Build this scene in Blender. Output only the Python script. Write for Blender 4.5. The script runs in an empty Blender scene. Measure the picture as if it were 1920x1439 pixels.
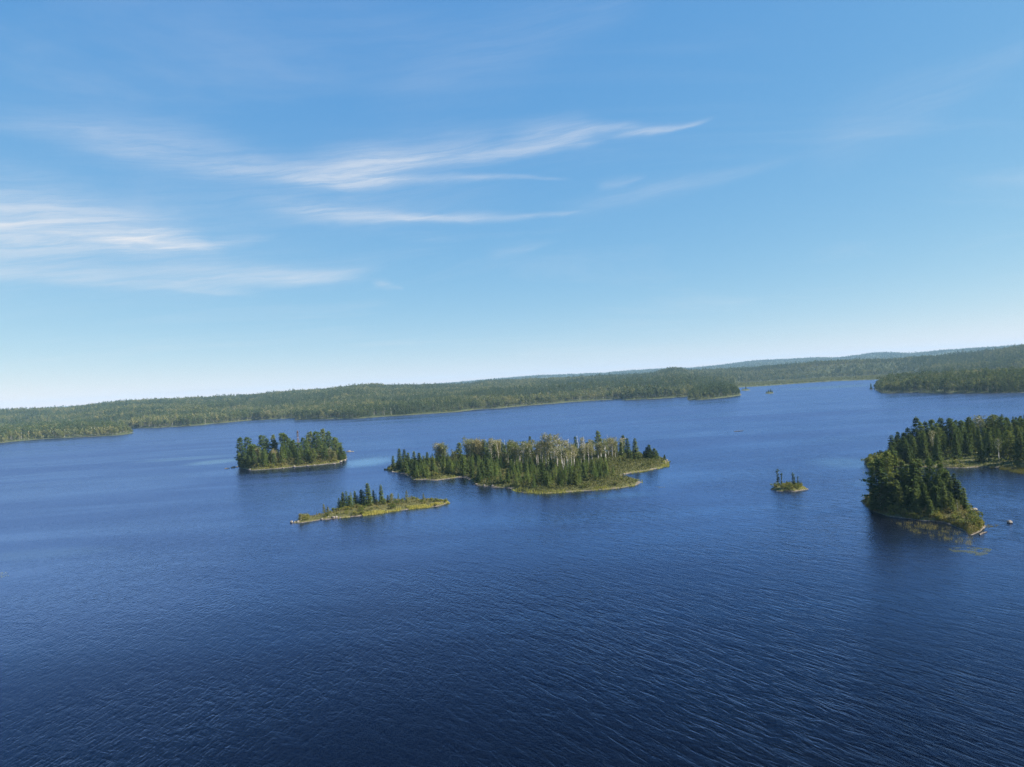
import bpy, bmesh, math, random
import numpy as np
from mathutils import Vector, Matrix, Euler

random.seed(7)
rng = np.random.default_rng(11)
SC = bpy.context.scene
COL = SC.collection

# ------------------------------------------------------------------ camera
CAM_H = 46.0                                  # drone height above the lake, metres
FPX = 1280.0                                  # focal length in pixels of a 1920 px wide frame
TILT = 0.061                                  # the horizon climbs to the right
ROLL = math.atan(TILT)
PITCH = 2.1 / FPX
cam_data = bpy.data.cameras.new('camera')
cam_data.sensor_width = 36.0
cam_data.lens = 36.0 * FPX / 1920.0
cam_data.clip_start = 1.0
cam_data.clip_end = 60000.0
cam = bpy.data.objects.new('camera', cam_data)
COL.objects.link(cam)
cam.matrix_world = (Matrix.Translation((0, 0, CAM_H)) @ Matrix.Rotation(math.pi / 2 - PITCH, 4, 'X')
                    @ Matrix.Rotation(-ROLL, 4, 'Z'))
SC.camera = cam

# ------------------------------------------------------------------ sun and sky
SUN_AZ, SUN_EL = math.radians(98), math.radians(36)      # azimuth clockwise from the view direction (+Y)
SKY_STRENGTH = 0.12
CLOUD_LUM = 2.5
sun_dir = Vector((math.sin(SUN_AZ) * math.cos(SUN_EL), math.cos(SUN_AZ) * math.cos(SUN_EL), math.sin(SUN_EL)))
sl = bpy.data.lights.new('sun', 'SUN')
sl.energy = 5.0
sl.angle = math.radians(0.53)
sl.color = (1.0, 0.93, 0.82)
sun = bpy.data.objects.new('sun', sl)
sun.rotation_euler = sun_dir.to_track_quat('Z', 'Y').to_euler()
COL.objects.link(sun)

SC.view_settings.view_transform = 'Standard'
SC.view_settings.look = 'None'
SC.view_settings.exposure = 1.45
SC.view_settings.gamma = 1.0
SC.view_settings.use_curve_mapping = False
SC.cycles.max_bounces = 4
SC.cycles.diffuse_bounces = 1
SC.cycles.glossy_bounces = 2
SC.cycles.transmission_bounces = 2
SC.cycles.volume_bounces = 0
SC.cycles.transparent_max_bounces = 6
SC.cycles.use_denoising = True
SC.cycles.denoising_prefilter = 'NONE'      # keeps leaves and ripples crisp
SC.cycles.caustics_reflective = False
SC.cycles.caustics_refractive = False


def pix_dir(px, py):
    """world direction of a point of the photograph (1920 x 1439)"""
    u, v = px - 960.0, 719.5 - py
    d = cam.matrix_world.to_3x3() @ Vector((u, v, -FPX))
    return d.normalized()


def ground(px, py):
    """point of the lake level seen at that place of the photograph"""
    d = pix_dir(px, py)
    k = CAM_H / -d.z
    return (d.x * k, d.y * k)


def azel(px, py):
    d = pix_dir(px, py)
    return math.atan2(d.x, d.y), math.asin(d.z)


# ------------------------------------------------------------------ node helper
class NT:
    def __init__(self, tree):
        self.t = tree
        self.n = tree.nodes
        self.l = tree.links

    def node(self, typ, **kw):
        n = self.n.new(typ)
        for k, v in kw.items():
            setattr(n, k, v)
        return n

    def put(self, sock, v):
        if isinstance(v, bpy.types.NodeSocket):
            self.l.new(v, sock)
        else:
            sock.default_value = v

    def m(self, op, a, b=None, c=None, clamp=False):
        n = self.node('ShaderNodeMath', operation=op, use_clamp=clamp)
        self.put(n.inputs[0], a)
        if b is not None:
            self.put(n.inputs[1], b)
        if c is not None:
            self.put(n.inputs[2], c)
        return n.outputs[0]

    def vm(self, op, a, b=None):
        n = self.node('ShaderNodeVectorMath', operation=op)
        self.put(n.inputs[0], a)
        if b is not None:
            self.put(n.inputs[1], b)
        return n.outputs[1] if op in ('LENGTH', 'DOT_PRODUCT', 'DISTANCE') else n.outputs[0]

    def xyz(self, x, y, z):
        n = self.node('ShaderNodeCombineXYZ')
        for i, v in enumerate((x, y, z)):
            self.put(n.inputs[i], v)
        return n.outputs[0]

    def sep(self, v):
        n = self.node('ShaderNodeSeparateXYZ')
        self.put(n.inputs[0], v)
        return n.outputs

    def noise(self, vec, scale=1.0, detail=2.0, rough=0.5, dist=0.0):
        n = self.node('ShaderNodeTexNoise')
        self.put(n.inputs['Vector'], vec)
        n.inputs['Scale'].default_value = scale
        n.inputs['Detail'].default_value = detail
        n.inputs['Roughness'].default_value = rough
        n.inputs['Distortion'].default_value = dist
        return n.outputs[0]

    def ss(self, v, a, b, lo=0.0, hi=1.0):
        n = self.node('ShaderNodeMapRange', interpolation_type='SMOOTHSTEP')
        self.put(n.inputs[0], v)
        n.inputs[1].default_value = a
        n.inputs[2].default_value = b
        n.inputs[3].default_value = lo
        n.inputs[4].default_value = hi
        return n.outputs[0]

    def ramp(self, fac, stops):
        n = self.node('ShaderNodeValToRGB')
        e = n.color_ramp.elements
        while len(e) < len(stops):
            e.new(0.5)
        for i, (p, c) in enumerate(stops):
            e[i].position = p
            e[i].color = (*c, 1.0)
        self.put(n.inputs[0], fac)
        return n.outputs[0]

    def mix(self, fac, a, b):
        n = self.node('ShaderNodeMix', data_type='RGBA')
        self.put(n.inputs[0], fac)
        self.put(n.inputs[6], a if isinstance(a, bpy.types.NodeSocket) else (*a, 1.0))
        self.put(n.inputs[7], b if isinstance(b, bpy.types.NodeSocket) else (*b, 1.0))
        return n.outputs[2]


# ------------------------------------------------------------------ world: clear sky with thin cirrus
world = bpy.data.worlds.new('World')
SC.world = world
world.use_nodes = True
world.cycles.sampling_method = 'MANUAL'
world.cycles.sample_map_resolution = 256
W = NT(world.node_tree)
W.n.clear()
sky = W.node('ShaderNodeTexSky', sky_type='NISHITA')
sky.sun_disc = False
sky.sun_elevation = SUN_EL
sky.sun_rotation = SUN_AZ
sky.altitude = 3000.0
sky.air_density = 1.0
sky.dust_density = 0.3
sky.ozone_density = 6.0
tc = W.node('ShaderNodeTexCoord')
dirv = tc.outputs['Generated']
dx, dy, dz = W.sep(dirv)
az0 = W.m('ARCTAN2', dx, dy)
el0 = W.m('ARCSINE', dz)
# wisps: slow warp of the direction, then streaks along gently bent lines
wn = W.noise(W.xyz(W.m('MULTIPLY', az0, 3.0), W.m('MULTIPLY', el0, 9.0), 0.0), 2.2, 4.0, 0.55)
wz = W.m('MULTIPLY', W.m('SUBTRACT', wn, 0.5), 0.022)
el1 = W.m('ADD', el0, wz)
fil = W.noise(W.xyz(W.m('MULTIPLY', az0, 6.0), W.m('MULTIPLY', W.m('SUBTRACT', el1, W.m('MULTIPLY', az0, 0.10)), 80.0), 1.3), 1.0, 8.0, 0.68, 0.35)
fil = W.ss(fil, 0.30, 0.72)
dens = None
# (points of the streak: start, middle, end in the photograph; half width above, below; strength; fade in, fade out)
STREAKS = [
    ((-80, 205), (330, 294), (700, 352), 30, 16, 0.46, 0.45, 0.12),
    ((500, 345), (840, 300), (1150, 260), 24, 13, 0.62, 0.25, 0.10),
    ((600, 352), (700, 318), (820, 300), 16, 20, 0.32, 0.3, 0.3),
    ((640, 335), (860, 336), (1080, 331), 5, 5, 0.42, 0.15, 0.15),
    ((930, 262), (1080, 247), (1230, 240), 13, 6, 0.45, 0.35, 0.20),
    ((1090, 256), (1240, 247), (1350, 217), 6, 4.5, 0.55, 0.45, 0.25),
    ((460, 378), (650, 404), (900, 406), 9, 11, 0.52, 0.30, 0.40),
    ((700, 406), (920, 408), (1130, 396), 5, 5, 0.45, 0.20, 0.20),
    ((1000, 410), (1300, 342), (1580, 275), 10, 10, 0.24, 0.30, 0.5),
    ((-420, 395), (60, 432), (440, 470), 34, 24, 0.95, 0.15, 0.26),
    ((150, 452), (300, 456), (436, 472), 16, 14, 0.6, 0.4, 0.22),
    ((390, 460), (460, 452), (535, 440), 8, 6, 0.28, 0.2, 0.4),
    ((200, 505), (470, 524), (740, 500), 14, 9, 0.55, 0.45, 0.3),
    ((480, 530), (600, 525), (720, 520), 8, 8, 0.25, 0.3, 0.3),
    ((-300, 500), (180, 528), (540, 563), 14, 6, 0.36, 0.15, 0.30),
    ((690, 526), (722, 534), (760, 541), 5, 4, 0.35, 0.4, 0.15),
    ((900, 482), (970, 470), (1060, 452), 7, 5, 0.22, 0.25, 0.4),
    ((1110, 350), (1165, 342), (1220, 330), 8, 5, 0.22, 0.3, 0.3),
    ((1480, 300), (1720, 195), (1960, 80), 30, 26, 0.13, 0.3, 0.1),
    ((640, 205), (930, 95), (1250, -20), 45, 40, 0.12, 0.3, 0.2),
    ((250, 120), (500, 80), (900, 40), 50, 40, 0.07, 0.3, 0.3),
    ((-500, 440), (150, 478), (850, 500), 62, 55, 0.22, 0.2, 0.7),
    ((100, 330), (560, 372), (1050, 372), 45, 40, 0.15, 0.4, 0.4),
    ((-200, 225), (60, 232), (330, 290), 10, 10, 0.16, 0.3, 0.4),
]
_b = np.array([azel(*p) for s in STREAKS for p in s[:3]])
_lo, _hi = _b.min(0) - 0.12, _b.max(0) + 0.12
STREAK_AZ, STREAK_EL = ((_lo[0] + _hi[0]) / 2, (_hi[0] - _lo[0]) / 2), ((_lo[1] + _hi[1]) / 2, (_hi[1] - _lo[1]) / 2)
for s in STREAKS:
    (a0, e0), (a1, e1), (a2, e2) = (azel(*p) for p in s[:3])
    # parabola through the three points
    q = np.polyfit([a0, a1, a2], [e0, e1, e2], 2)
    up, dn = s[3] * 1.6 / FPX, s[4] * 1.5 / FPX
    t = W.m('MULTIPLY', W.m('SUBTRACT', az0, a0), 1.0 / (a2 - a0))
    cen = W.m('MULTIPLY_ADD', W.m('MULTIPLY_ADD', az0, float(q[0]), float(q[1])), az0, float(q[2]))
    off = W.m('SUBTRACT', el1, cen)
    above = W.m('MULTIPLY', W.m('MAXIMUM', off, 0.0), 1.0 / up)
    below = W.m('MULTIPLY', W.m('MINIMUM', off, 0.0), 1.0 / dn)
    r2 = W.m('MULTIPLY_ADD', above, above, W.m('MULTIPLY', below, below))
    r2 = W.m('MULTIPLY', r2, W.ss(t, 0.5, 1.0, 1.0, 6.0))          # thins out to a wisp
    g = W.m('POWER', 2.718, W.m('MULTIPLY', r2, -1.0))
    env = W.m('MULTIPLY', W.ss(t, 0.0, s[6]), W.ss(t, 1.0 - s[7], 1.0, 1.0, 0.0))
    v = W.m('MULTIPLY', W.m('MULTIPLY', g, env), s[5])
    dens = v if dens is None else W.m('ADD', dens, v)
dens = W.m('MULTIPLY', dens, W.m('MULTIPLY_ADD', fil, 0.52, 0.24))
# the same kind of thin veil over the whole sky
pl = W.m('DIVIDE', 1.0, W.m('MAXIMUM', W.m('ADD', dz, 0.12), 0.05))
veil = W.noise(W.xyz(W.m('MULTIPLY', W.m('MULTIPLY', dx, pl), 0.55), W.m('MULTIPLY', W.m('MULTIPLY', dy, pl), 1.3), 0.0), 1.0, 6.0, 0.6, 0.8)
veil = W.ss(veil, 0.48, 0.85, 0.0, 0.22)
dens = W.m('ADD', dens, veil, clamp=True)
# the bright sky is rolled off channel by channel, as a camera does
ss_ = W.node('ShaderNodeSeparateColor')
W.l.new(sky.outputs[0], ss_.inputs[0])
cc_ = W.node('ShaderNodeCombineColor')
for i, (c_, g_) in enumerate(((0.470, 0.90), (0.335, 0.51), (0.309, 0.18))):
    W.put(cc_.inputs[i], W.m('MULTIPLY', W.m('POWER', W.m('MULTIPLY', ss_.outputs[i], SKY_STRENGTH), g_), c_ / SKY_STRENGTH))
skycol = cc_.outputs[0]
cloudc = (CLOUD_LUM * 0.96, CLOUD_LUM, CLOUD_LUM * 1.06)


def background(col):
    n = W.node('ShaderNodeBackground')
    W.put(n.inputs[0], col)
    n.inputs[1].default_value = SKY_STRENGTH
    return n.outputs[0]


# the streaks are only worked out where a direction falls into their part of the sky (saves time, looks the same)
inbox = W.m('MULTIPLY', W.m('COMPARE', az0, STREAK_AZ[0], STREAK_AZ[1]), W.m('COMPARE', el0, STREAK_EL[0], STREAK_EL[1]))
mxs = W.node('ShaderNodeMixShader')
W.put(mxs.inputs[0], inbox)
W.l.new(background(W.mix(veil, skycol, cloudc)), mxs.inputs[1])
W.l.new(background(W.mix(dens, skycol, cloudc)), mxs.inputs[2])
out = W.node('ShaderNodeOutputWorld')
W.l.new(mxs.outputs[0], out.inputs[0])


# ------------------------------------------------------------------ materials
def new_mat(name):
    m = bpy.data.materials.new(name)
    m.use_nodes = True
    t = NT(m.node_tree)
    t.n.clear()
    o = t.node('ShaderNodeOutputMaterial')
    return m, t, o


def principled(t, o, col, rough=0.8, spec=0.3, normal=None):
    p = t.node('ShaderNodeBsdfPrincipled')
    t.put(p.inputs['Base Color'], col if isinstance(col, bpy.types.NodeSocket) else (*col, 1.0))
    t.put(p.inputs['Roughness'], rough)
    p.inputs['Specular IOR Level'].default_value = spec
    if normal is not None:
        t.l.new(normal, p.inputs['Normal'])
    t.l.new(p.outputs[0], o.inputs[0])
    return p


def leaf_mat(name, stops, clump=0.9, trans=0.28, rand=0.75):
    """foliage: colour differs from tree to tree and from clump to clump"""
    m, t, o = new_mat(name)
    oi = t.node('ShaderNodeObjectInfo')
    geo = t.node('ShaderNodeNewGeometry')
    n1 = t.noise(geo.outputs['Position'], clump, 2.0, 0.6)
    f = t.m('ADD', t.m('MULTIPLY', oi.outputs['Random'], rand), t.m('MULTIPLY_ADD', n1, 1.65 - rand, -0.45 * (1.65 - rand) - 0.36 * (rand - 0.75) + 0.07), clamp=True)
    c = t.ramp(f, stops)
    d = t.node('ShaderNodeBsdfDiffuse')
    t.l.new(c, d.inputs[0])
    tr = t.node('ShaderNodeBsdfTranslucent')
    t.l.new(t.mix(0.35, c, (0.16, 0.17, 0.03)), tr.inputs[0])
    mx = t.node('ShaderNodeMixShader')
    mx.inputs[0].default_value = trans
    t.l.new(d.outputs[0], mx.inputs[1])
    t.l.new(tr.outputs[0], mx.inputs[2])
    t.l.new(mx.outputs[0], o.inputs[0])
    return m


def bark_mat(name, a, b, scale=2.0):
    m, t, o = new_mat(name)
    geo = t.node('ShaderNodeNewGeometry')
    n1 = t.noise(t.vm('MULTIPLY', geo.outputs['Position'], (1, 1, 0.6)), scale, 4.0, 0.65)
    principled(t, o, t.ramp(n1, [(0.35, a), (0.62, b)]), 0.9, 0.2)
    return m


M = {}
M['spruce'] = leaf_mat('spruce_needles', [(0.0, (0.041, 0.066, 0.022)), (0.5, (0.083, 0.120, 0.036)), (1.0, (0.148, 0.176, 0.052))])
M['young'] = leaf_mat('young_or_lit_needles', [(0.0, (0.052, 0.090, 0.023)), (0.5, (0.102, 0.150, 0.038)), (1.0, (0.170, 0.205, 0.052))])
M['pine'] = leaf_mat('pine_needles', [(0.0, (0.043, 0.076, 0.024)), (0.5, (0.092, 0.136, 0.038)), (1.0, (0.190, 0.208, 0.055))], 0.6)
M['larch'] = leaf_mat('larch_needles', [(0.0, (0.115, 0.135, 0.050)), (1.0, (0.200, 0.195, 0.075))])
M['birch'] = leaf_mat('birch_leaves', [(0.0, (0.075, 0.100, 0.034)), (0.4, (0.150, 0.160, 0.058)), (0.75, (0.215, 0.200, 0.088)), (1.0, (0.265, 0.215, 0.115))], 0.7, 0.35)
M['shrub'] = leaf_mat('shrub_leaves', [(0.0, (0.069, 0.092, 0.025)), (0.5, (0.131, 0.147, 0.036)), (1.0, (0.248, 0.205, 0.053))], 0.7, 0.3)
M['redneedle'] = leaf_mat('rusty_dead_needles', [(0.0, (0.138, 0.083, 0.053)), (1.0, (0.221, 0.128, 0.079))])
M['sedge'] = leaf_mat('sedge_blades', [(0.0, (0.19, 0.20, 0.045)), (0.5, (0.34, 0.32, 0.075)), (1.0, (0.47, 0.40, 0.12))], 0.25, 0.3)
M['reed'] = leaf_mat('reed_blades', [(0.0, (0.075, 0.075, 0.028)), (0.5, (0.16, 0.14, 0.045)), (1.0, (0.27, 0.22, 0.07))], 0.25, 0.3)
M['bark'] = bark_mat('conifer_bark', (0.055, 0.045, 0.038), (0.15, 0.125, 0.105))
M['birchbark'] = bark_mat('birch_bark', (0.32, 0.29, 0.265), (0.68, 0.64, 0.59), 1.6)
M['deadwood'] = bark_mat('weathered_wood', (0.38, 0.35, 0.32), (0.62, 0.58, 0.54), 1.4)
M['f_spruce'] = leaf_mat('forest_needles', [(0.0, (0.022, 0.038, 0.018)), (0.45, (0.052, 0.078, 0.030)), (1.0, (0.118, 0.138, 0.052))], 0.02, 0.28, 0.42)
M['f_leaf'] = leaf_mat('forest_leaves', [(0.0, (0.046, 0.068, 0.023)), (0.45, (0.112, 0.128, 0.043)), (0.8, (0.205, 0.190, 0.072)), (1.0, (0.255, 0.185, 0.088))], 0.02, 0.28, 0.42)
M['scrub'] = leaf_mat('scrub_leaves', [(0.0, (0.036, 0.048, 0.018)), (0.45, (0.085, 0.092, 0.032)), (0.8, (0.15, 0.125, 0.05)), (1.0, (0.22, 0.16, 0.075))], 0.35, 0.25)
M['f_trunk'] = bark_mat('forest_trunks', (0.12, 0.105, 0.09), (0.30, 0.275, 0.25))
M['marsh'] = leaf_mat('marsh_scrub', [(0.0, (0.11, 0.125, 0.045)), (1.0, (0.20, 0.195, 0.075))], 0.02)


def ground_mat(name, a, b, rocky, band=0.7, patch=0.09):
    """forest floor above, pale rock and gravel along the waterline"""
    m, t, o = new_mat(name)
    geo = t.node('ShaderNodeNewGeometry')
    p = geo.outputs['Position']
    n1 = t.noise(p, 0.35, 5.0, 0.6)
    n2 = t.noise(p, 1.7, 5.0, 0.65)
    veg = t.ramp(n1, [(0.3, a), (0.7, b)])
    rock = t.ramp(n2, [(0.3, rocky[0]), (0.55, rocky[1]), (0.75, rocky[2])])
    z = t.sep(p)[2]
    n3 = t.noise(p, patch, 3.0, 0.6)
    z = t.m('ADD', z, t.m('MULTIPLY_ADD', n3, -2.4 * band, 1.2 * band))
    f = t.ss(t.m('ADD', z, t.m('MULTIPLY_ADD', n1, 0.9, -0.45)), band * 0.25, band * 0.7)
    c = t.mix(f, rock, veg)
    bp = t.node('ShaderNodeBump')
    bp.inputs['Distance'].default_value = 0.35
    bp.inputs['Strength'].default_value = 0.8
    t.l.new(n2, bp.inputs['Height'])
    principled(t, o, c, 0.95, 0.15, bp.outputs[0])
    return m


ROCKY = [(0.05, 0.042, 0.034), (0.13, 0.108, 0.085), (0.28, 0.24, 0.20)]
M['land'] = ground_mat('island_ground', (0.050, 0.056, 0.021), (0.105, 0.100, 0.038), ROCKY, 0.5)
M['wood_floor'] = ground_mat('forest_floor', (0.040, 0.052, 0.020), (0.075, 0.085, 0.032), ROCKY, 0.3, 0.018)

m, t, o = new_mat('granite')
geo = t.node('ShaderNodeNewGeometry')
tco = t.node('ShaderNodeTexCoord')
n1 = t.noise(tco.outputs['Object'], 1.8, 5.0, 0.65)
oi = t.node('ShaderNodeObjectInfo')
c = t.ramp(n1, [(0.30, (0.085, 0.073, 0.064)), (0.52, (0.19, 0.165, 0.145)), (0.74, (0.36, 0.32, 0.285))])
wet = t.ss(t.sep(geo.outputs['Position'])[2], 0.03, 0.2)
c = t.mix(wet, (0.06, 0.05, 0.045), c)
bp = t.node('ShaderNodeBump')
bp.inputs['Distance'].default_value = 0.1
t.l.new(n1, bp.inputs['Height'])
principled(t, o, c, 0.85, 0.3, bp.outputs[0])
M['granite'] = m


def water_mat():
    m, t, o = new_mat('lake_water')
    geo = t.node('ShaderNodeNewGeometry')
    p = geo.outputs['Position']
    x, y, _ = t.sep(p)

    def wave(az, lam, stretch, amp, dist=0.6, detail=2.0, seed=0.0, rough=0.5, ridge=0.0):
        ca, sa = math.cos(math.radians(az)), math.sin(math.radians(az))
        along = t.m('ADD', t.m('MULTIPLY', x, sa), t.m('MULTIPLY', y, ca))
        across = t.m('SUBTRACT', t.m('MULTIPLY', x, ca), t.m('MULTIPLY', y, sa))
        v = t.xyz(t.m('MULTIPLY', along, 1.0 / (lam * stretch)), t.m('MULTIPLY', across, 1.0 / lam), seed)
        n = t.noise(v, 1.0, detail, rough, dist)
        h_ = t.m('SUBTRACT', n, 0.5)
        if ridge:
            r_ = t.m('SUBTRACT', 0.5, t.m('ABSOLUTE', t.m('MULTIPLY', h_, 2.4)))
            h_ = t.m('ADD', t.m('MULTIPLY', h_, 1 - ridge), t.m('MULTIPLY', r_, ridge))
        return t.m('MULTIPLY', h_, amp)

    region = t.noise(p, 0.012, 2.0, 0.5)
    gust = t.ss(region, 0.33, 0.67, 0.40, 1.25)
    rightside = t.ss(t.m('SUBTRACT', x, t.m('MULTIPLY', y, 0.05)), -45.0, 25.0)
    leftside = t.m('SUBTRACT', 1.0, rightside)
    w1 = t.m('MULTIPLY', wave(-33, 1.0, 4.8, 0.225, 0.7, 3.0, 0.0, 0.55, 0.25), t.m('MULTIPLY_ADD', rightside, 0.8, 0.25))
    w2 = t.m('MULTIPLY', wave(14, 0.75, 3.5, 0.115, 0.5, 2.5, 3.1, 0.5, 0.3), t.m('MULTIPLY_ADD', leftside, 0.8, 0.3))
    w3 = t.m('MULTIPLY', wave(-58, 0.8, 3.5, 0.10, 0.5, 2.5, 7.7, 0.5, 0.3), t.m('MULTIPLY_ADD', leftside, 0.8, 0.3))
    w4 = wave(-15, 0.5, 2.0, 0.075, 0.3, 2.0, 5.5)
    w5 = wave(-40, 3.2, 2.6, 0.16, 0.8, 2.0, 9.3)
    w4 = t.m('ADD', w4, w5)
    hgt = t.m('MULTIPLY', t.m('ADD', t.m('ADD', w1, w2), t.m('ADD', w3, w4)), gust)
    # smooth water in the lee of islands and in the far bay
    calm = None
    for (cx, cy), (rx, ry), k in CALM:
        dd = t.xyz(t.m('MULTIPLY', t.m('SUBTRACT', x, cx), 1 / rx), t.m('MULTIPLY', t.m('SUBTRACT', y, cy), 1 / ry), 0.0)
        f = t.m('MULTIPLY', t.ss(t.vm('LENGTH', dd), 0.25, 1.0, 1.0, 0.0), k)
        calm = f if calm is None else t.m('MAXIMUM', calm, f)
    band = t.noise(t.xyz(t.m('MULTIPLY', x, 1 / 260.0), t.m('MULTIPLY', y, 1 / 55.0), 0.0), 1.0, 4.0, 0.55, 0.6)
    bandf = t.ss(band, 0.35, 0.68)
    calm = t.m('MULTIPLY', calm, t.ss(band, 0.25, 0.6, 0.75, 1.0))
    rough = t.m('MULTIPLY_ADD', bandf, 0.11, 0.16)
    rough = t.m('MULTIPLY', rough, t.m('MULTIPLY_ADD', calm, -0.6, 1.0))
    hgt = t.m('MULTIPLY', hgt, t.m('MULTIPLY_ADD', calm, -0.8, 1.0))
    bp = t.node('ShaderNodeBump')
    bp.inputs['Strength'].default_value = 1.0
    bp.inputs['Distance'].default_value = 1.0
    t.l.new(hgt, bp.inputs['Height'])
    fr = t.node('ShaderNodeFresnel')
    fr.inputs[0].default_value = 1.333
    t.l.new(bp.outputs[0], fr.inputs[1])
    x_ = t.m('MULTIPLY', t.m('POWER', fr.outputs[0], 1.52), 3.8)
    k_ = t.node('ShaderNodeMath', operation='SMOOTH_MIN')
    t.put(k_.inputs[0], x_)
    k_.inputs[1].default_value = 0.62
    k_.inputs[2].default_value = 0.2
    gl = t.node('ShaderNodeBsdfGlossy')
    t.put(gl.inputs['Color'], t.mix(calm, (0.485, 0.61, 0.93), (0.66, 0.80, 1.0)))  # paler sky reflection of the calm patches is put into the gloss tint
    t.put(gl.inputs['Roughness'], rough)
    t.l.new(bp.outputs[0], gl.inputs['Normal'])
    df = t.node('ShaderNodeBsdfDiffuse')
    df.inputs[0].default_value = (0.0006, 0.0012, 0.0032, 1.0)
    mx = t.node('ShaderNodeMixShader')
    fac = t.m('MULTIPLY', k_.outputs[0], t.m('MULTIPLY_ADD', bandf, -0.22, 1.10))
    fac = t.m('MULTIPLY', fac, t.m('MULTIPLY_ADD', calm, 0.22, 1.0), clamp=True)  # calm patches also get their reflection strengthened by the mask
    t.l.new(fac, mx.inputs[0])
    t.l.new(df.outputs[0], mx.inputs[1])
    t.l.new(gl.outputs[0], mx.inputs[2])
    t.l.new(mx.outputs[0], o.inputs[0])
    return m


# ------------------------------------------------------------------ mesh helpers
def mesh_from(name, V, F, mat, smooth=False):
    me = bpy.data.meshes.new(name)
    V = np.asarray(V, np.float32).reshape(-1, 3)
    F = np.asarray(F, np.int32)
    k = F.shape[1]
    me.vertices.add(len(V))
    me.vertices.foreach_set('co', V.ravel())
    me.loops.add(F.size)
    me.loops.foreach_set('vertex_index', F.ravel())
    me.polygons.add(len(F))
    me.polygons.foreach_set('loop_start', np.arange(0, F.size, k, dtype=np.int32))
    if smooth:
        me.polygons.foreach_set('use_smooth', np.ones(len(F), bool))
    me.update(calc_edges=True)
    me.materials.append(mat)
    return me


def link(name, data, parent=None):
    ob = bpy.data.objects.new(name, data)
    COL.objects.link(ob)
    if parent:
        ob.parent = parent
    return ob


def tag(ob, label=None, cat=None, group=None, kind=None):
    if label:
        ob['label'] = label
    if cat:
        ob['category'] = cat
    if group:
        ob['group'] = group
    if kind:
        ob['kind'] = kind
    return ob


def unit(v):
    return v / np.maximum(np.linalg.norm(v, axis=-1, keepdims=True), 1e-9)


class Soup:
    """loose leaf-sized triangles"""

    def __init__(self):
        self.a = []

    def spray(self, p, d, L, w, tilt=None):
        """triangles rooted at p, pointing along d, lying roughly flat"""
        p = np.atleast_2d(p)
        d = unit(np.atleast_2d(d))
        n = len(p)
        upv = np.tile([0.0, 0.0, 1.0], (n, 1)) + rng.normal(0, 0.45 if tilt is None else tilt, (n, 3))
        s = unit(np.cross(d, upv))
        L = np.broadcast_to(np.asarray(L, float).reshape(-1, 1), (n, 1))
        w = np.broadcast_to(np.asarray(w, float).reshape(-1, 1), (n, 1))
        self.a.append(np.stack([p - s * w / 2, p + s * w / 2, p + d * L], 1))

    def flakes(self, p, size):
        """randomly turned leaves round p"""
        p = np.atleast_2d(p)
        n = len(p)
        a = unit(rng.normal(size=(n, 3)))
        b = unit(np.cross(a, rng.normal(size=(n, 3))))
        s = np.broadcast_to(np.asarray(size, float).reshape(-1, 1), (n, 1)) * rng.uniform(0.6, 1.25, (n, 1))
        self.a.append(np.stack([p - b * s * 0.5, p + b * s * 0.5, p + a * s], 1))

    def mesh(self, name, mat):
        T = np.concatenate(self.a)
        return mesh_from(name, T.reshape(-1, 3), np.arange(len(T) * 3).reshape(-1, 3), mat)


def tube(paths, sides=5):
    """tapered limbs: each path a list of (x, y, z, radius)"""
    V, F, b = [], [], 0
    for pth in paths:
        pth = np.asarray(pth, float)
        n = len(pth)
        ang = np.linspace(0, 2 * math.pi, sides, endpoint=False)
        for i in range(n):
            d = pth[min(i + 1, n - 1), :3] - pth[max(i - 1, 0), :3]
            d = d / max(np.linalg.norm(d), 1e-6)
            e = np.cross(d, [0.31, 0.95, 0.05])
            e /= max(np.linalg.norm(e), 1e-6)
            f = np.cross(d, e)
            V.append(pth[i, :3] + pth[i, 3] * (np.cos(ang)[:, None] * e + np.sin(ang)[:, None] * f))
        for i in range(n - 1):
            for j in range(sides):
                F.append((b + i * sides + j, b + i * sides + (j + 1) % sides, b + (i + 1) * sides + (j + 1) % sides, b + (i + 1) * sides + j))
        b += n * sides
    return np.concatenate(V), np.array(F)


def trunk_mesh(name, paths, mat, sides=6):
    V, F = tube(paths, sides)
    return mesh_from(name, V, F, mat, True)


def bent(h, r0, r1, lean=0.0, wob=0.02, n=6):
    a = rng.uniform(0, 6.28)
    P = []
    for i in range(n + 1):
        t = i / n
        P.append((math.cos(a) * lean * h * t * t + rng.normal(0, wob * h * 0.2), math.sin(a) * lean * h * t * t + rng.normal(0, wob * h * 0.2),
                  h * t - (0.4 if i == 0 else 0), r0 + (r1 - r0) * t))
    return P


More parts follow.
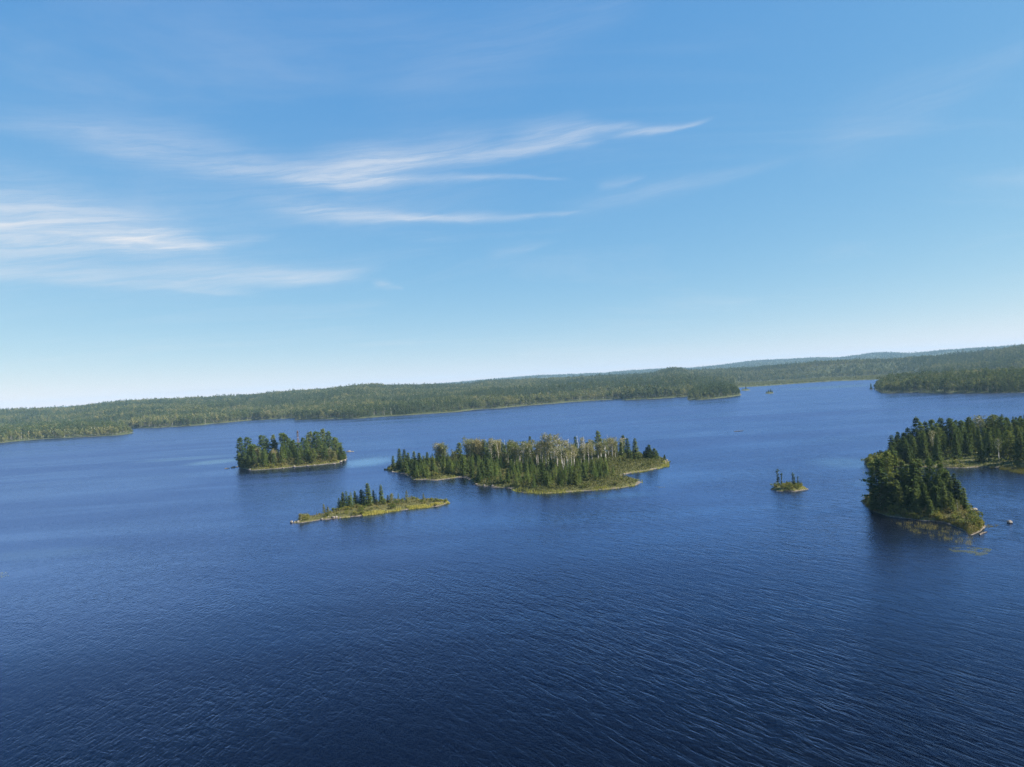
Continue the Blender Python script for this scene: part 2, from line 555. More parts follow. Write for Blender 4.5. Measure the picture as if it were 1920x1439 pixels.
# ------------------------------------------------------------------ tree kinds, each a (trunk mesh, crown mesh, nominal height, nominal radius)
def make_spruce(i, h=10.0, r=1.55, bare=0.06, needle='spruce', lev=30, per=6, sparse=1.0, power=0.8, club=False):
    tr = bent(h * 0.99, 0.012 * h + 0.02, 0.015, rng.uniform(0, 0.03), 0.01)
    tx = np.array([q[:3] for q in tr])
    S = Soup()
    for k in range(lev):
        t = bare + (0.985 - bare) * (k + rng.uniform(-0.3, 0.3)) / lev
        t = min(max(t, bare), 0.985)
        base = np.array([np.interp(t * h, tx[:, 2], tx[:, 0]), np.interp(t * h, tx[:, 2], tx[:, 1]), t * h])
        prof = (1 - t) ** power
        if club:
            prof = 0.45 * (1 - t) + 0.38 * math.exp(-((t - 0.86) / 0.09) ** 2) + 0.05
        Lb = r * (prof * (0.6 + 0.4 * min(1.0, (t - bare) / 0.12 + 0.35)) + 0.05)
        nb = max(3, int(round(per * (0.55 + 0.6 * (1 - t)))))
        a0 = rng.uniform(0, 6.28)
        for b in range(nb):
            if rng.uniform() > sparse:
                continue
            a = a0 + 6.283 * b / nb + rng.normal(0, 0.25)
            L = Lb * rng.uniform(0.6, 1.18)
            o_ = np.array([math.cos(a), math.sin(a), 0])
            st = np.array([0.15, 0.42, 0.68, 0.9])
            drop = -0.32 * st * L + 0.16 * st ** 3 * L + (0.18 * L * st if t > 0.75 else 0)
            pts = base + o_ * (st * L)[:, None] + np.array([0, 0, 1.0]) * drop[:, None]
            for sgn in (-1, 1):
                aa = a + sgn * rng.uniform(0.55, 1.0)
                d = np.tile([math.cos(aa), math.sin(aa), -0.28], (4, 1)) + rng.normal(0, 0.18, (4, 3))
                S.spray(pts, d, (0.30 + 0.34 * L * (1.05 - st)) * h / 10, 0.36 * h / 10)
            S.spray(pts[-1:], o_ + np.array([0, 0, -0.05]), 0.5 * h / 10, 0.34 * h / 10)
            S.spray(pts[:3], o_ + np.array([0, 0, -0.75]), 0.42 * h / 10, 0.36 * h / 10)
    top = np.array([tx[-1, 0], tx[-1, 1], h * 0.95])
    for q in range(6):
        a = q * 1.05
        S.spray(top, np.array([math.cos(a) * 0.35, math.sin(a) * 0.35, 1.0]), 0.055 * h, 0.016 * h)
    return (trunk_mesh('spruce_trunk', [tr], M['bark']), S.mesh('spruce_crown', M[needle]), h, r)


def make_pine(i, h=18.0, r=3.3, bare=0.18, needle='pine', nb=66, flag=0.0, umbrella=False):
    tr = bent(h * 0.97, 0.30, 0.05, rng.uniform(0.0, 0.05), 0.012, 8)
    tx = np.array([q[:3] for q in tr])
    S = Soup()
    limbs = [tr]
    for k in range(nb):
        t = bare + (0.99 - bare) * ((k + rng.uniform(0, 1)) / nb) ** (0.85 if not umbrella else 0.6)
        base = np.array([np.interp(t * h, tx[:, 2], tx[:, 0]), np.interp(t * h, tx[:, 2], tx[:, 1]), t * h])
        u = (t - bare) / (1 - bare)
        prof = (0.62 + 0.5 * u) * (1 - u) ** 0.62 + 0.06
        if umbrella:
            prof = 1.05 * (1 - u) ** 0.45 + 0.1
        a = k * 2.4 + rng.normal(0, 0.4)
        L = r * prof * rng.uniform(0.55, 1.28) * (1 + flag * math.cos(a))
        o_ = np.array([math.cos(a), math.sin(a), 0])
        rise = rng.uniform(-0.02, 0.22) + 0.25 * u
        mid = base + o_ * L * 0.55 + np.array([0, 0, rise * L * 0.35])
        tip = base + o_ * L + np.array([0, 0, rise * L])
        if L > 1.2:
            limbs.append([(*base, 0.07), (*mid, 0.045), (*tip, 0.02)])
        ncl = max(2, int(L * 1.8))
        for c in range(ncl):
            f = 0.38 + 0.62 * (c + 0.5) / ncl
            cp = base + o_ * L * f + np.array([0, 0, rise * L * f * (0.6 + 0.4 * f)])
            cp = cp + np.cross(o_, [0, 0, 1]) * rng.normal(0, 0.22 * L * 0.6)
            m_ = 11
            pp = cp + rng.normal(0, 1, (m_, 3)) * np.array([0.42, 0.42, 0.13]) * (0.7 + 0.1 * L)
            dd = o_ * 0.55 + rng.normal(0, 0.55, (m_, 3)) + np.array([0, 0, 0.35])
            S.spray(pp, dd, rng.uniform(0.5, 0.95, m_), 0.42, 0.6)
    top = np.array([tx[-1, 0], tx[-1, 1], h * 0.95])
    pp = top + rng.normal(0, 1, (24, 3)) * np.array([0.35, 0.35, 0.45])
    S.spray(pp, rng.normal(0, 0.5, (24, 3)) + np.array([0, 0, 0.9]), 0.75, 0.32, 0.6)
    return (trunk_mesh('pine_trunk', limbs, M['bark'], 5), S.mesh('pine_crown', M[needle]), h, r)


def make_birch(i, h=14.0, r=2.3, bare=0.42, leaf='birch', stems=1, leaves=880, bark='birchbark', wide=False, size=0.42):
    S = Soup()
    limbs = []
    for s in range(stems):
        P = bent(h * rng.uniform(0.86, 0.97), 0.125, 0.04, rng.uniform(0.02, 0.09) * (1 if stems > 1 else 0.7), 0.012, 7)
        ox, oy = (rng.normal(0, 0.3, 2) if stems > 1 else (0, 0))
        P = [(q[0] + ox, q[1] + oy, q[2], q[3]) for q in P]
        limbs.append(P)
        tx = np.array([q[:3] for q in P])
        hh = tx[-1, 2]
        nb = 17
        for k in range(nb):
            t = bare + (0.97 - bare) * (k + rng.uniform(0, 1)) / nb
            base = np.array([np.interp(t * hh, tx[:, 2], tx[:, 0]), np.interp(t * hh, tx[:, 2], tx[:, 1]), t * hh])
            u = (t - bare) / (1 - bare)
            prof = math.sin(math.pi * min(1, 0.22 + 0.72 * u)) ** 0.7
            if wide:
                prof = (0.35 + 0.9 * u) * (1.02 - u) ** 0.4
            L = r * prof * rng.uniform(0.6, 1.15)
            a = k * 2.4 + rng.normal(0, 0.4)
            o_ = np.array([math.cos(a), math.sin(a), 0])
            tip = base + o_ * L + np.array([0, 0, L * rng.uniform(0.35, 0.95)])
            limbs.append([(*base, 0.06), (*((base + tip) / 2 + [0, 0, 0.1 * L]), 0.035), (*tip, 0.015)])
            per = leaves // (stems * nb)
            ncl = 5
            for c in range(ncl):
                f = rng.uniform(0.35, 1.1)
                cp = base + (tip - base) * f + rng.normal(0, 0.28, 3) * (0.4 + 0.2 * r)
                S.flakes(cp + rng.normal(0, 1, (per // ncl, 3)) * np.array([0.42, 0.42, 0.33]) * (0.6 + 0.2 * r), size)
    return (trunk_mesh('birch_trunk', limbs, M[bark], 5), S.mesh('birch_crown', M[leaf]), h, r)


def make_snag(i, h=12.0, n=9, red=False):
    P = bent(h, 0.14, 0.03, rng.uniform(0, 0.06), 0.012, 7)
    limbs = [P]
    tx = np.array([q[:3] for q in P])
    for k in range(n):
        t = rng.uniform(0.45, 0.97)
        base = np.array([np.interp(t * h, tx[:, 2], tx[:, 0]), np.interp(t * h, tx[:, 2], tx[:, 1]), t * h])
        a = rng.uniform(0, 6.28)
        L = rng.uniform(0.5, 1.7) * (1.25 - t)
        tip = base + np.array([math.cos(a), math.sin(a), rng.uniform(0.2, 1.0)]) * L
        limbs.append([(*base, 0.05), (*tip, 0.02)])
    crown = None
    if red:
        S = Soup()
        for k in range(70):
            t = rng.uniform(0.55, 1.0)
            base = np.array([np.interp(t * h, tx[:, 2], tx[:, 0]), np.interp(t * h, tx[:, 2], tx[:, 1]), t * h])
            a = rng.uniform(0, 6.28, 6)
            d = np.stack([np.cos(a), np.sin(a), -0.3 + 0 * a], 1)
            S.spray(base + d * rng.uniform(0.1, 1.3, (6, 1)) * (1.25 - t), d, 0.5, 0.3)
        crown = S.mesh('snag_crown', M['redneedle'])
    return (trunk_mesh('snag_trunk', limbs, M['deadwood'], 5), crown, h, 1.0)


def make_shrub(i, h=1.7, r=1.3, leaf='shrub', n=420):
    S = Soup()
    limbs = []
    for k in range(7):
        a = rng.uniform(0, 6.28)
        tip = (math.cos(a) * r * 0.6, math.sin(a) * r * 0.6, h * rng.uniform(0.6, 0.9), 0.015)
        limbs.append([(0, 0, -0.2, 0.04), (tip[0] * 0.4, tip[1] * 0.4, tip[2] * 0.5, 0.03), tip])
    lob = rng.normal(0, 1, (9, 3)) * np.array([0.45 * r, 0.45 * r, 0.16 * h]) + np.array([0, 0, h * 0.52])
    which = rng.integers(0, 9, n)
    d = unit(rng.normal(size=(n, 3)))
    p = lob[which] + d * rng.uniform(0.2, 0.5, (n, 1)) * np.array([r, r, h * 0.75])
    p[:, 2] = np.maximum(p[:, 2], 0.03)
    S.flakes(p, 0.26)
    return (trunk_mesh('shrub_stems', limbs, M['bark'], 4), S.mesh('shrub_foliage', M[leaf]), h, r)


KIND = {
    'spruce': [make_spruce(i, 10.0, rng.uniform(1.7, 2.3), rng.uniform(0.01, 0.06), power=rng.uniform(0.65, 0.95)) for i in range(6)],
    'slim': [make_spruce(i, 9.0, 1.25, 0.12, lev=28, per=5, sparse=0.62, club=True) for i in range(4)],
    'young': [make_spruce(i, 6.0, 1.75, 0.02, 'young', lev=20, per=6, power=0.9) for i in range(5)],
    'larch': [make_spruce(i, 7.0, 1.7, 0.05, 'larch', lev=22, per=6, sparse=0.9) for i in range(3)],
    'pine': [make_pine(i, 18.0, rng.uniform(4.2, 5.2), rng.uniform(0.03, 0.12), flag=rng.uniform(0, 0.3)) for i in range(6)],
    'umbrella': [make_pine(i, 18.0, 3.9, 0.55, nb=34, umbrella=True) for i in range(2)],
    'birch': [make_birch(i, 14.0, rng.uniform(2.4, 3.1), rng.uniform(0.36, 0.52), stems=1 + i % 3) for i in range(6)],
    'round': [make_birch(i, 11.0, 4.0, 0.1, stems=2, leaves=2600, wide=True) for i in range(3)],
    'snag': [make_snag(i) for i in range(4)],
    'redsnag': [make_snag(9, 16.0, 8, True)],
    'shrub': [make_shrub(i, rng.uniform(1.4, 1.9), rng.uniform(1.1, 1.5)) for i in range(5)],
}
NAME = {'spruce': 'black_spruce', 'slim': 'black_spruce', 'young': 'young_or_lit_spruce', 'larch': 'larch_tree', 'pine': 'white_pine', 'umbrella': 'white_pine',
        'birch': 'birch_tree', 'round': 'birch_tree', 'snag': 'dead_tree', 'redsnag': 'dead_tree', 'shrub': 'shrub'}
PARTS = {'shrub': ('stems', 'foliage')}
PLACED = []


def plant(kind, x, y, z, h, wide=1.0, label=None, group=None, lean=0.0):
    var = KIND[kind][int(rng.integers(0, len(KIND[kind])))]
    root = bpy.data.objects.new(NAME[kind], None)
    root.empty_display_size = 0.5
    COL.objects.link(root)
    k = h / var[2]
    root.location = (x, y, z)
    wide *= 1.35 if kind in ('spruce', 'slim') else (1.2 if kind == 'pine' else 1.0)
    root.scale = (k * wide, k * wide, k)
    root.rotation_euler = (rng.normal(0, 0.018) , rng.normal(0, 0.018) - lean, 0)
    pn = PARTS.get(kind, ('trunk', 'crown'))
    spin = float(rng.uniform(0, 6.28))
    for nm, me in zip(pn, var[:2]):
        if me:
            ob = link(nm, me, root)
            ob.rotation_euler = (0, 0, spin)
    tag(root, label, 'shrub' if kind == 'shrub' else 'tree', group)
    return root


# ------------------------------------------------------------------ land
def poly_sdf(px, py, poly):
    """signed distance, positive inside"""
    poly = np.asarray(poly)
    x, y = px.ravel(), py.ravel()
    d2 = np.full(len(x), 1e18)
    ins = np.zeros(len(x), bool)
    n = len(poly)
    for i in range(n):
        ax, ay = poly[i]
        bx, by = poly[(i + 1) % n]
        ex, ey = bx - ax, by - ay
        wx, wy = x - ax, y - ay
        tt = np.clip((wx * ex + wy * ey) / (ex * ex + ey * ey + 1e-12), 0, 1)
        d2 = np.minimum(d2, (wx - ex * tt) ** 2 + (wy - ey * tt) ** 2)
        c = ((ay > y) != (by > y)) & (x < (bx - ax) * (y - ay) / (by - ay + 1e-12) + ax)
        ins ^= c
    return (np.where(ins, 1, -1) * np.sqrt(d2)).reshape(px.shape)


_T = np.random.default_rng(5).uniform(0, 1, (256, 256))


def vnoise(x, y):
    """smooth value noise 0..1"""
    xi, yi = np.floor(x).astype(int), np.floor(y).astype(int)
    fx, fy = x - xi, y - yi
    fx, fy = fx * fx * (3 - 2 * fx), fy * fy * (3 - 2 * fy)
    g = lambda a, b: _T[a % 256, b % 256]
    return (g(xi, yi) * (1 - fx) + g(xi + 1, yi) * fx) * (1 - fy) + (g(xi, yi + 1) * (1 - fx) + g(xi + 1, yi + 1) * fx) * fy


def fbm(x, y, o=4):
    s, a, tot = 0, 1.0, 0
    for k in range(o):
        s = s + a * vnoise(x * 2 ** k + 17 * k, y * 2 ** k + 31 * k)
        tot += a
        a *= 0.5
    return s / tot


class Land:
    def __init__(self, name, pix, top, slope, step, label, mat='land', rag=1.0, pts=None):
        self.poly = [ground(*p) for p in pix] if pts is None else pts
        self.top, self.slope, self.rag, self.mat = top, slope, rag, mat
        P = np.array(self.poly)
        lo, hi = P.min(0) - 6, P.max(0) + 6
        nx, ny = int((hi[0] - lo[0]) / step) + 2, int((hi[1] - lo[1]) / step) + 2
        X, Y = np.meshgrid(np.linspace(lo[0], hi[0], nx), np.linspace(lo[1], hi[1], ny))
        Z = self.z(X, Y)
        idx = np.arange(nx * ny).reshape(ny, nx)
        F = np.stack([idx[:-1, :-1], idx[:-1, 1:], idx[1:, 1:], idx[1:, :-1]], -1).reshape(-1, 4)
        keep = Z.ravel()[F].max(1) > -0.55
        F = F[keep]
        used = np.unique(F)
        rem = np.full(nx * ny, -1)
        rem[used] = np.arange(len(used))
        V = np.stack([X.ravel(), Y.ravel(), Z.ravel()], 1)[used]
        self.ob = link(name, mesh_from(name, V, rem[F], M[mat], True))
        tag(self.ob, label, None, None, 'structure')
        self.lo, self.hi = lo, hi

    def sdf(self, x, y):
        x, y = np.asarray(x, float), np.asarray(y, float)
        return poly_sdf(x, y, self.poly) + self.rag * (fbm(x / 5, y / 5, 3) - 0.5) * 2.4

    def z(self, x, y):
        x, y = np.asarray(x, float), np.asarray(y, float)
        d = self.sdf(x, y)
        up = self.top * (1 - np.exp(-np.maximum(d, 0) / self.slope)) + 0.10 + 0.45 * fbm(x / 1.5, y / 1.5, 3) * np.clip(d / 1.5, 0, 1)
        return np.where(d > 0, up * np.clip(d / 0.5, 0, 1) + 0.0, np.maximum(d * 0.35, -1.2))

    def zz(self, x, y):
        return float(self.z(np.array([x]), np.array([y]))[0])

    def scatter(self, n, dmin=1.0, dmax=1e9, mind=1.0, region=None):
        k = max(n * 40, 2000)
        lo, hi = self.lo, self.hi
        if region is not None:
            rg = np.array(region)
            lo, hi = np.maximum(lo, rg.min(0)), np.minimum(hi, rg.max(0))
        x, y = rng.uniform(lo[0], hi[0], k), rng.uniform(lo[1], hi[1], k)
        d = self.sdf(x, y)
        ok = (d >= dmin) & (d <= dmax)
        if region is not None:
            ok &= poly_sdf(x, y, region) > 0
        out_ = np.empty((0, 2))
        for q in np.stack([x, y], 1)[ok]:
            if len(out_) and (((out_ - q) ** 2).sum(1) < mind ** 2).any():
                continue
            out_ = np.concatenate([out_, q[None]])
            if len(out_) >= n:
                break
        return [tuple(q) for q in out_]


def zoomed(o_, s, pts):
    return [(o_[0] + a / s, o_[1] + b / s) for a, b in pts]


Z2, Z3, Z4, Z5, Z6, Z7 = ((400, 780), 6.857), ((520, 890), 5.647), ((710, 800), 6.857), ((980, 800), 6.62), ((1420, 860), 14.39), ((1600, 760), 4.797)

isl_pine = Land('pine_island', zoomed(*Z2, [(325, 655), (430, 692), (500, 702), (800, 682), (1000, 662), (1300, 637), (1600, 607), (1712, 562),
                                            (1700, 510), (1600, 490), (1300, 500), (900, 525), (600, 545), (400, 575), (330, 610)]), 1.6, 5, 1.2,
                'low rocky ground of the island covered in tall pines')
isl_low = Land('narrow_island', zoomed(*Z3, [(140, 517), (250, 514), (450, 484), (640, 466), (850, 444), (1050, 419), (1250, 389), (1500, 359), (1700, 338),
                                             (1815, 302), (1740, 283), (1600, 277), (1400, 277), (1200, 290), (1000, 315), (800, 350), (640, 380), (480, 436), (300, 458), (200, 492)]),
               0.8, 3, 0.8, 'low grassy ground of the long narrow island', rag=0.5)
isl_mid = Land('birch_island', [(721, 881), (732, 885), (758, 889), (770, 896), (773, 900), (797, 900), (819, 901), (841, 898), (859, 895.5), (873, 895.5), (881, 901), (889, 909),
                                (907, 912), (926, 914), (958, 916), (980, 924), (1018, 926), (1048, 924), (1086, 921.5), (1131, 918.5), (1169, 914.5), (1196, 909.5), (1201, 905),
                                (1191, 901), (1169, 896.5), (1162, 893.5), (1175, 889.5), (1191, 886.5), (1222, 882), (1246, 876), (1251, 867), (1246, 861),
                                (1180, 852), (1090, 850), (1000, 852), (900, 857), (820, 864), (770, 870), (735, 876)], 1.8, 9, 1.4,
               'ground of the large middle island with grassy points')
isl_tiny = Land('rocky_islet', zoomed(*Z6, [(345, 832), (500, 882), (650, 892), (800, 884), (1000, 892), (1200, 864), (1395, 834), (1250, 782), (900, 742), (600, 745), (450, 790)]),
                0.9, 1.6, 0.35, 'small rocky islet holding a few thin spruces', rag=0.35)
isl_near = Land('wooded_island', zoomed(*Z7, [(60, 862), (170, 957), (330, 1002), (560, 1032), (800, 1052), (930, 1102), (1050, 1167), (1130, 1142), (1190, 1092), (1150, 1042),
                                              (1080, 1002), (1030, 942), (960, 890), (800, 860), (500, 840), (250, 825), (120, 838)]), 1.5, 5, 0.8,
                'ground of the near wooded island at right', rag=0.6)
headland = Land('headland', [(1622, 872), (1640, 880), (1660, 881), (1692, 875), (1746, 877), (1808, 878), (1850, 876), (1925, 880), (2050, 885), (2200, 890),
                             (2200, 800), (2050, 806), (1900, 818), (1800, 828), (1720, 842), (1680, 851), (1650, 862), (1626, 867)], 3.2, 14, 1.6,
                'dark wooded headland ground behind the near island')
left_point = Land('left_point', [(-260, 846), (-100, 836), (0, 831.5), (17, 829), (75, 824), (150, 820), (225, 816.5), (251, 812.5), (243, 807), (200, 800), (100, 803), (0, 806), (-260, 820)], 6.0, 60, 6.0,
                  'low wooded point on the left shore', 'wood_floor', 2.5)
mid_point = Land('bay_point', [(1288, 750.5), (1310, 750), (1340, 748), (1375, 744), (1391, 741), (1385, 735), (1376, 729), (1340, 724), (1290, 735)], 4.0, 40, 6.0,
                 'wooded point at the mouth of the far bay', 'wood_floor', 2.0)
right_point = Land('right_peninsula', [(1637, 729), (1650, 737), (1663, 738), (1683, 737), (1717, 736.5), (1750, 738), (1833, 738), (1920, 736.5), (2100, 734), (2100, 700), (1900, 709), (1780, 714), (1680, 719), (1645, 724)], 5.0, 60, 7.0,
                   'wooded peninsula on the far right shore', 'wood_floor', 2.5)
far_islet_a = Land('far_islet', [(1389, 732.6), (1398, 733.2), (1407, 731.8), (1404, 730.4), (1392, 730.8)], 1.2, 5, 2.0, 'far low islet with a few trees off the bay point', 'wood_floor', 0.6)
far_islet_b = Land('far_islet', [(1434, 738), (1443, 738.8), (1451, 737.4), (1448, 735.6), (1437, 735.8)], 1.2, 5, 2.0, 'far islet covered in small trees in the bay', 'wood_floor', 0.6)
far_islet_c = Land('far_islet', [(1630, 730.2), (1635, 731), (1637, 729.6), (1632, 729.2)], 0.9, 4, 2.0, 'far speck of land beside the right peninsula', 'wood_floor', 0.4)

# mainland: shore distance, near ridge and far hills as functions of azimuth
def az_of(px):
    return math.atan2(px - 960.0, FPX)     # good enough along the horizon


SHORE = [(-700, 850), (-300, 838), (0, 812), (120, 807), (242, 803.5), (287, 803), (375, 797.5), (475, 788), (500, 787), (550, 784.5), (554, 787.5), (615, 786.5), (675, 785), (725, 781), (825, 775),
         (858, 772.5), (890, 768.5), (935, 766), (985, 761), (1042, 756.5), (1090, 753), (1164, 748), (1166, 750.5), (1185, 750.3), (1235, 748), (1285, 744), (1300, 742), (1340, 730), (1375, 727.5),
         (1440, 723.7), (1490, 720), (1565, 715), (1640, 712.5), (1750, 706), (1920, 696), (2200, 679), (2700, 650)]
sh_az, sh_r = [], []
for p in SHORE:
    gx, gy = ground(*p)
    sh_az.append(math.atan2(gx, gy))
    sh_r.append(math.hypot(gx, gy))
NEAR = [(-900, 9), (0, 9), (125, 6.6), (175, 9.8), (250, 12), (337, 11), (475, 8.3), (525, 12.5), (625, 13), (687, 16), (707, 15.5), (725, 11.5), (825, 7), (880, 6), (920, 9), (1010, 7), (1135, 5),
        (1225, 4), (1240, 8), (1260, 12), (1278, 10.5), (1292, 5), (1340, 4), (1420, 3), (1480, 5), (1535, 7), (1600, 6), (1675, 4), (1767, 4), (1867, 8), (1917, 12.5), (2050, 16), (2600, 10)]
FAR = [(-900, 3), (700, 3), (800, 4), (860, 6.3), (940, 8), (1010, 9.2), (1135, 6.3), (1197, 8.3), (1250, 8), (1297, 6), (1352, 7.5), (1420, 12), (1470, 10.5), (1535, 10.5), (1575, 7.5), (1640, 11), (1675, 9),
       (1717, 6), (1767, 8.5), (1867, 9), (2000, 9), (2600, 8)]
nr_az, nr_e = [az_of(p[0]) for p in NEAR], [p[1] for p in NEAR]
fr_az, fr_e = [az_of(p[0]) for p in FAR], [p[1] for p in FAR]
R_FAR = 7300.0
MARSH = (az_of(1365), az_of(1760))


def main_z(az, r):
    Rs = np.interp(az, sh_az, sh_r) + 26 * (fbm(az * 60 + 5, az * 0 + 2.2, 3) - 0.5)
    Rn = 2550.0 + 500 * (vnoise(az * 7 + 3, az * 0 + 9.1) - 0.5)
    cz = np.cos(az)
    zn = CAM_H + np.interp(az, nr_az, nr_e) * Rn / cz * cz / FPX - 18.5
    zf = CAM_H + np.interp(az, fr_az, fr_e) * R_FAR / FPX - 12.0
    marsh = np.clip((az - MARSH[0]) / 0.02, 0, 1) * np.clip((MARSH[1] - az) / 0.05, 0, 1)
    d = r - Rs
    d0 = 20 + 480 * marsh
    s = np.clip((d - d0) / (Rn - Rs - d0), 0, 1)
    s = np.where(marsh > 0.5, s ** 1.25, s ** 0.95)
    x, y = r * np.sin(az), r * np.cos(az)
    roll_ = (fbm(x / 420 + 40, y / 420 + 40, 4) - 0.5) * 24 * np.clip(d / 260, 0, 1) * np.clip(1.2 - s, 0.15, 1) * (1 - 0.6 * marsh)
    znear = 1.4 + (zn - 1.4) * s + roll_
    back = np.clip((r - Rn) / 1400, 0, 1)
    up = np.clip((r - Rn - 1400) / (R_FAR - Rn - 1400), 0, 1)
    down = np.clip((r - R_FAR) / 1600, 0, 1)
    sm = lambda q: q * q * (3 - 2 * q)
    low = 14.0
    zz = znear + (low - zn) * sm(back) + (zf - low) * sm(up) - (zf - 5) * sm(down) * 0.6 + (fbm(x / 700, y / 700, 3) - 0.5) * 26 * sm(up) * (1 - 0.5 * np.clip(1 - np.abs(r - R_FAR) / 300, 0, 1))
    zz = np.where(d < 0, d * 0.12, np.maximum(zz, np.minimum(d * 0.14, 1.0)))
    return np.maximum(zz, -2.0), d, s, marsh


AZ = np.linspace(math.radians(-52), math.radians(52), 620)
RR = np.concatenate([np.arange(900, 1800, 12), np.geomspace(1800, 8500, 135)])
A_, R_ = np.meshgrid(AZ, RR)
Zm, Dm, _, _ = main_z(A_, R_)
V = np.stack([R_ * np.sin(A_), R_ * np.cos(A_), Zm], -1).reshape(-1, 3)
idx = np.arange(A_.size).reshape(A_.shape)
F = np.stack([idx[:-1, :-1], idx[:-1, 1:], idx[1:, 1:], idx[1:, :-1]], -1).reshape(-1, 4)
F = F[V[F][:, :, 2].max(1) > -1.5]
used = np.unique(F)
rem = np.full(len(V), -1)
rem[used] = np.arange(len(used))
hills = link('hills', mesh_from('hills', V[used], rem[F], M['wood_floor'], True))
tag(hills, 'rolling hills along the far shore of the lake', None, None, 'structure')

# ------------------------------------------------------------------ water
CALM = [(ground(405, 866), (30, 28), 0.8), (ground(690, 866), (26, 40), 0.9), (ground(1560, 726), (130, 120), 0.55), (ground(1660, 905), (20, 12), 0.3),
        (ground(850, 905), (18, 9), 0.3), (ground(60, 1040), (40, 12), 0.25), (ground(1150, 930), (24, 10), 0.3), (ground(1590, 868), (22, 30), 0.5), (ground(350, 860), (60, 25), 0.45)]
M['water'] = water_mat()
E_ = 8600.0
lake = link('lake_water', mesh_from('lake_water', [(-E_, -E_, 0), (E_, -E_, 0), (E_, E_, 0), (-E_, E_, 0)], [(0, 1, 2, 3)], M['water']))
tag(lake, 'dark blue rippled water of the lake', None, None, 'structure')

# ------------------------------------------------------------------ far forest: a mass of trees nobody could count
def low_conifer(seed, h, r, mat, n=70, power=0.8):
    S = Soup()
    t = rng.uniform(0.06, 1, n) ** 0.9
    a = rng.uniform(0, 6.28, n)
    L = r * ((1 - t) ** power + 0.04) * rng.uniform(0.35, 0.75, n)
    p = np.stack([np.cos(a) * L, np.sin(a) * L, t * h], 1)
    d = np.stack([np.cos(a), np.sin(a), -0.55 + 0 * a], 1)
    S.spray(p, d, 0.5 * r * (1.2 - t) + 0.35, 1.0, 0.5)
    S.spray(np.array([[0, 0, h * 0.8]] * 3), np.array([[0.05, 0, 1], [0, 0.07, 1], [-.05, -.05, 1]]), h * 0.2, 0.5)
    V, F = tube([[(0, 0, -1, 0.16), (0, 0, h * 0.9, 0.04)]], 4)
    return S, V, F, mat, 'bark'


def low_leafy(seed, h, r, mat, n=80, bare=0.3, bark='f_trunk'):
    S = Soup()
    lob = rng.normal(0, 1, (6, 3)) * np.array([0.38 * r, 0.38 * r, 0.17 * h]) + np.array([0, 0, h * (bare + 1) * 0.5])
    w = rng.integers(0, 6, n)
    dd = unit(rng.normal(size=(n, 3)))
    p = lob[w] + dd * rng.uniform(0.4, 1, (n, 1)) * np.array([0.55 * r, 0.55 * r, 0.15 * h])
    S.flakes(p, 1.25)
    V, F = tube([[(0, 0, -1, 0.2), (0, 0, h * 0.85, 0.07)]], 4)
    return S, V, F, mat, bark


def proto(name, args):
    S, V, F, mat, bark = args
    T = np.concatenate(S.a)
    nv = len(T) * 3
    Tq = np.concatenate([np.arange(nv).reshape(-1, 3), np.concatenate([F[:, [0, 1, 2]], F[:, [0, 2, 3]]]) + nv])
    me = mesh_from(name, np.concatenate([T.reshape(-1, 3), V]), Tq, M[mat])
    me.materials.append(M[bark])
    mi = np.zeros(len(Tq), np.int32)
    mi[len(T):] = 1
    me.polygons.foreach_set('material_index', mi)
    return bpy.data.objects.new(name, me)


PROTO = [proto('forest_spruce', low_conifer(i, 15.0, rng.uniform(2.4, 3.1), 'f_spruce', 90)) for i in range(4)]
PROTO += [proto('forest_pine', low_leafy(i, 17.0, 3.8, 'f_spruce', 110, 0.2, 'bark')) for i in range(2)]
PROTO += [proto('forest_birch', low_leafy(i, 14.0, rng.uniform(3.2, 4.0), 'f_leaf', 120, rng.uniform(0.05, 0.25))) for i in range(4)]
PROTO_BARE = len(PROTO) + 2
PROTO += [proto('marsh_bush', low_leafy(i, 3.0, 2.4, 'marsh', 40, 0.05, 'bark')) for i in range(2)]

PROTO += [proto('forest_dead_tree', low_leafy(i, 14.0, 1.5, 'f_leaf', 22, 0.25, 'deadwood')) for i in range(2)]


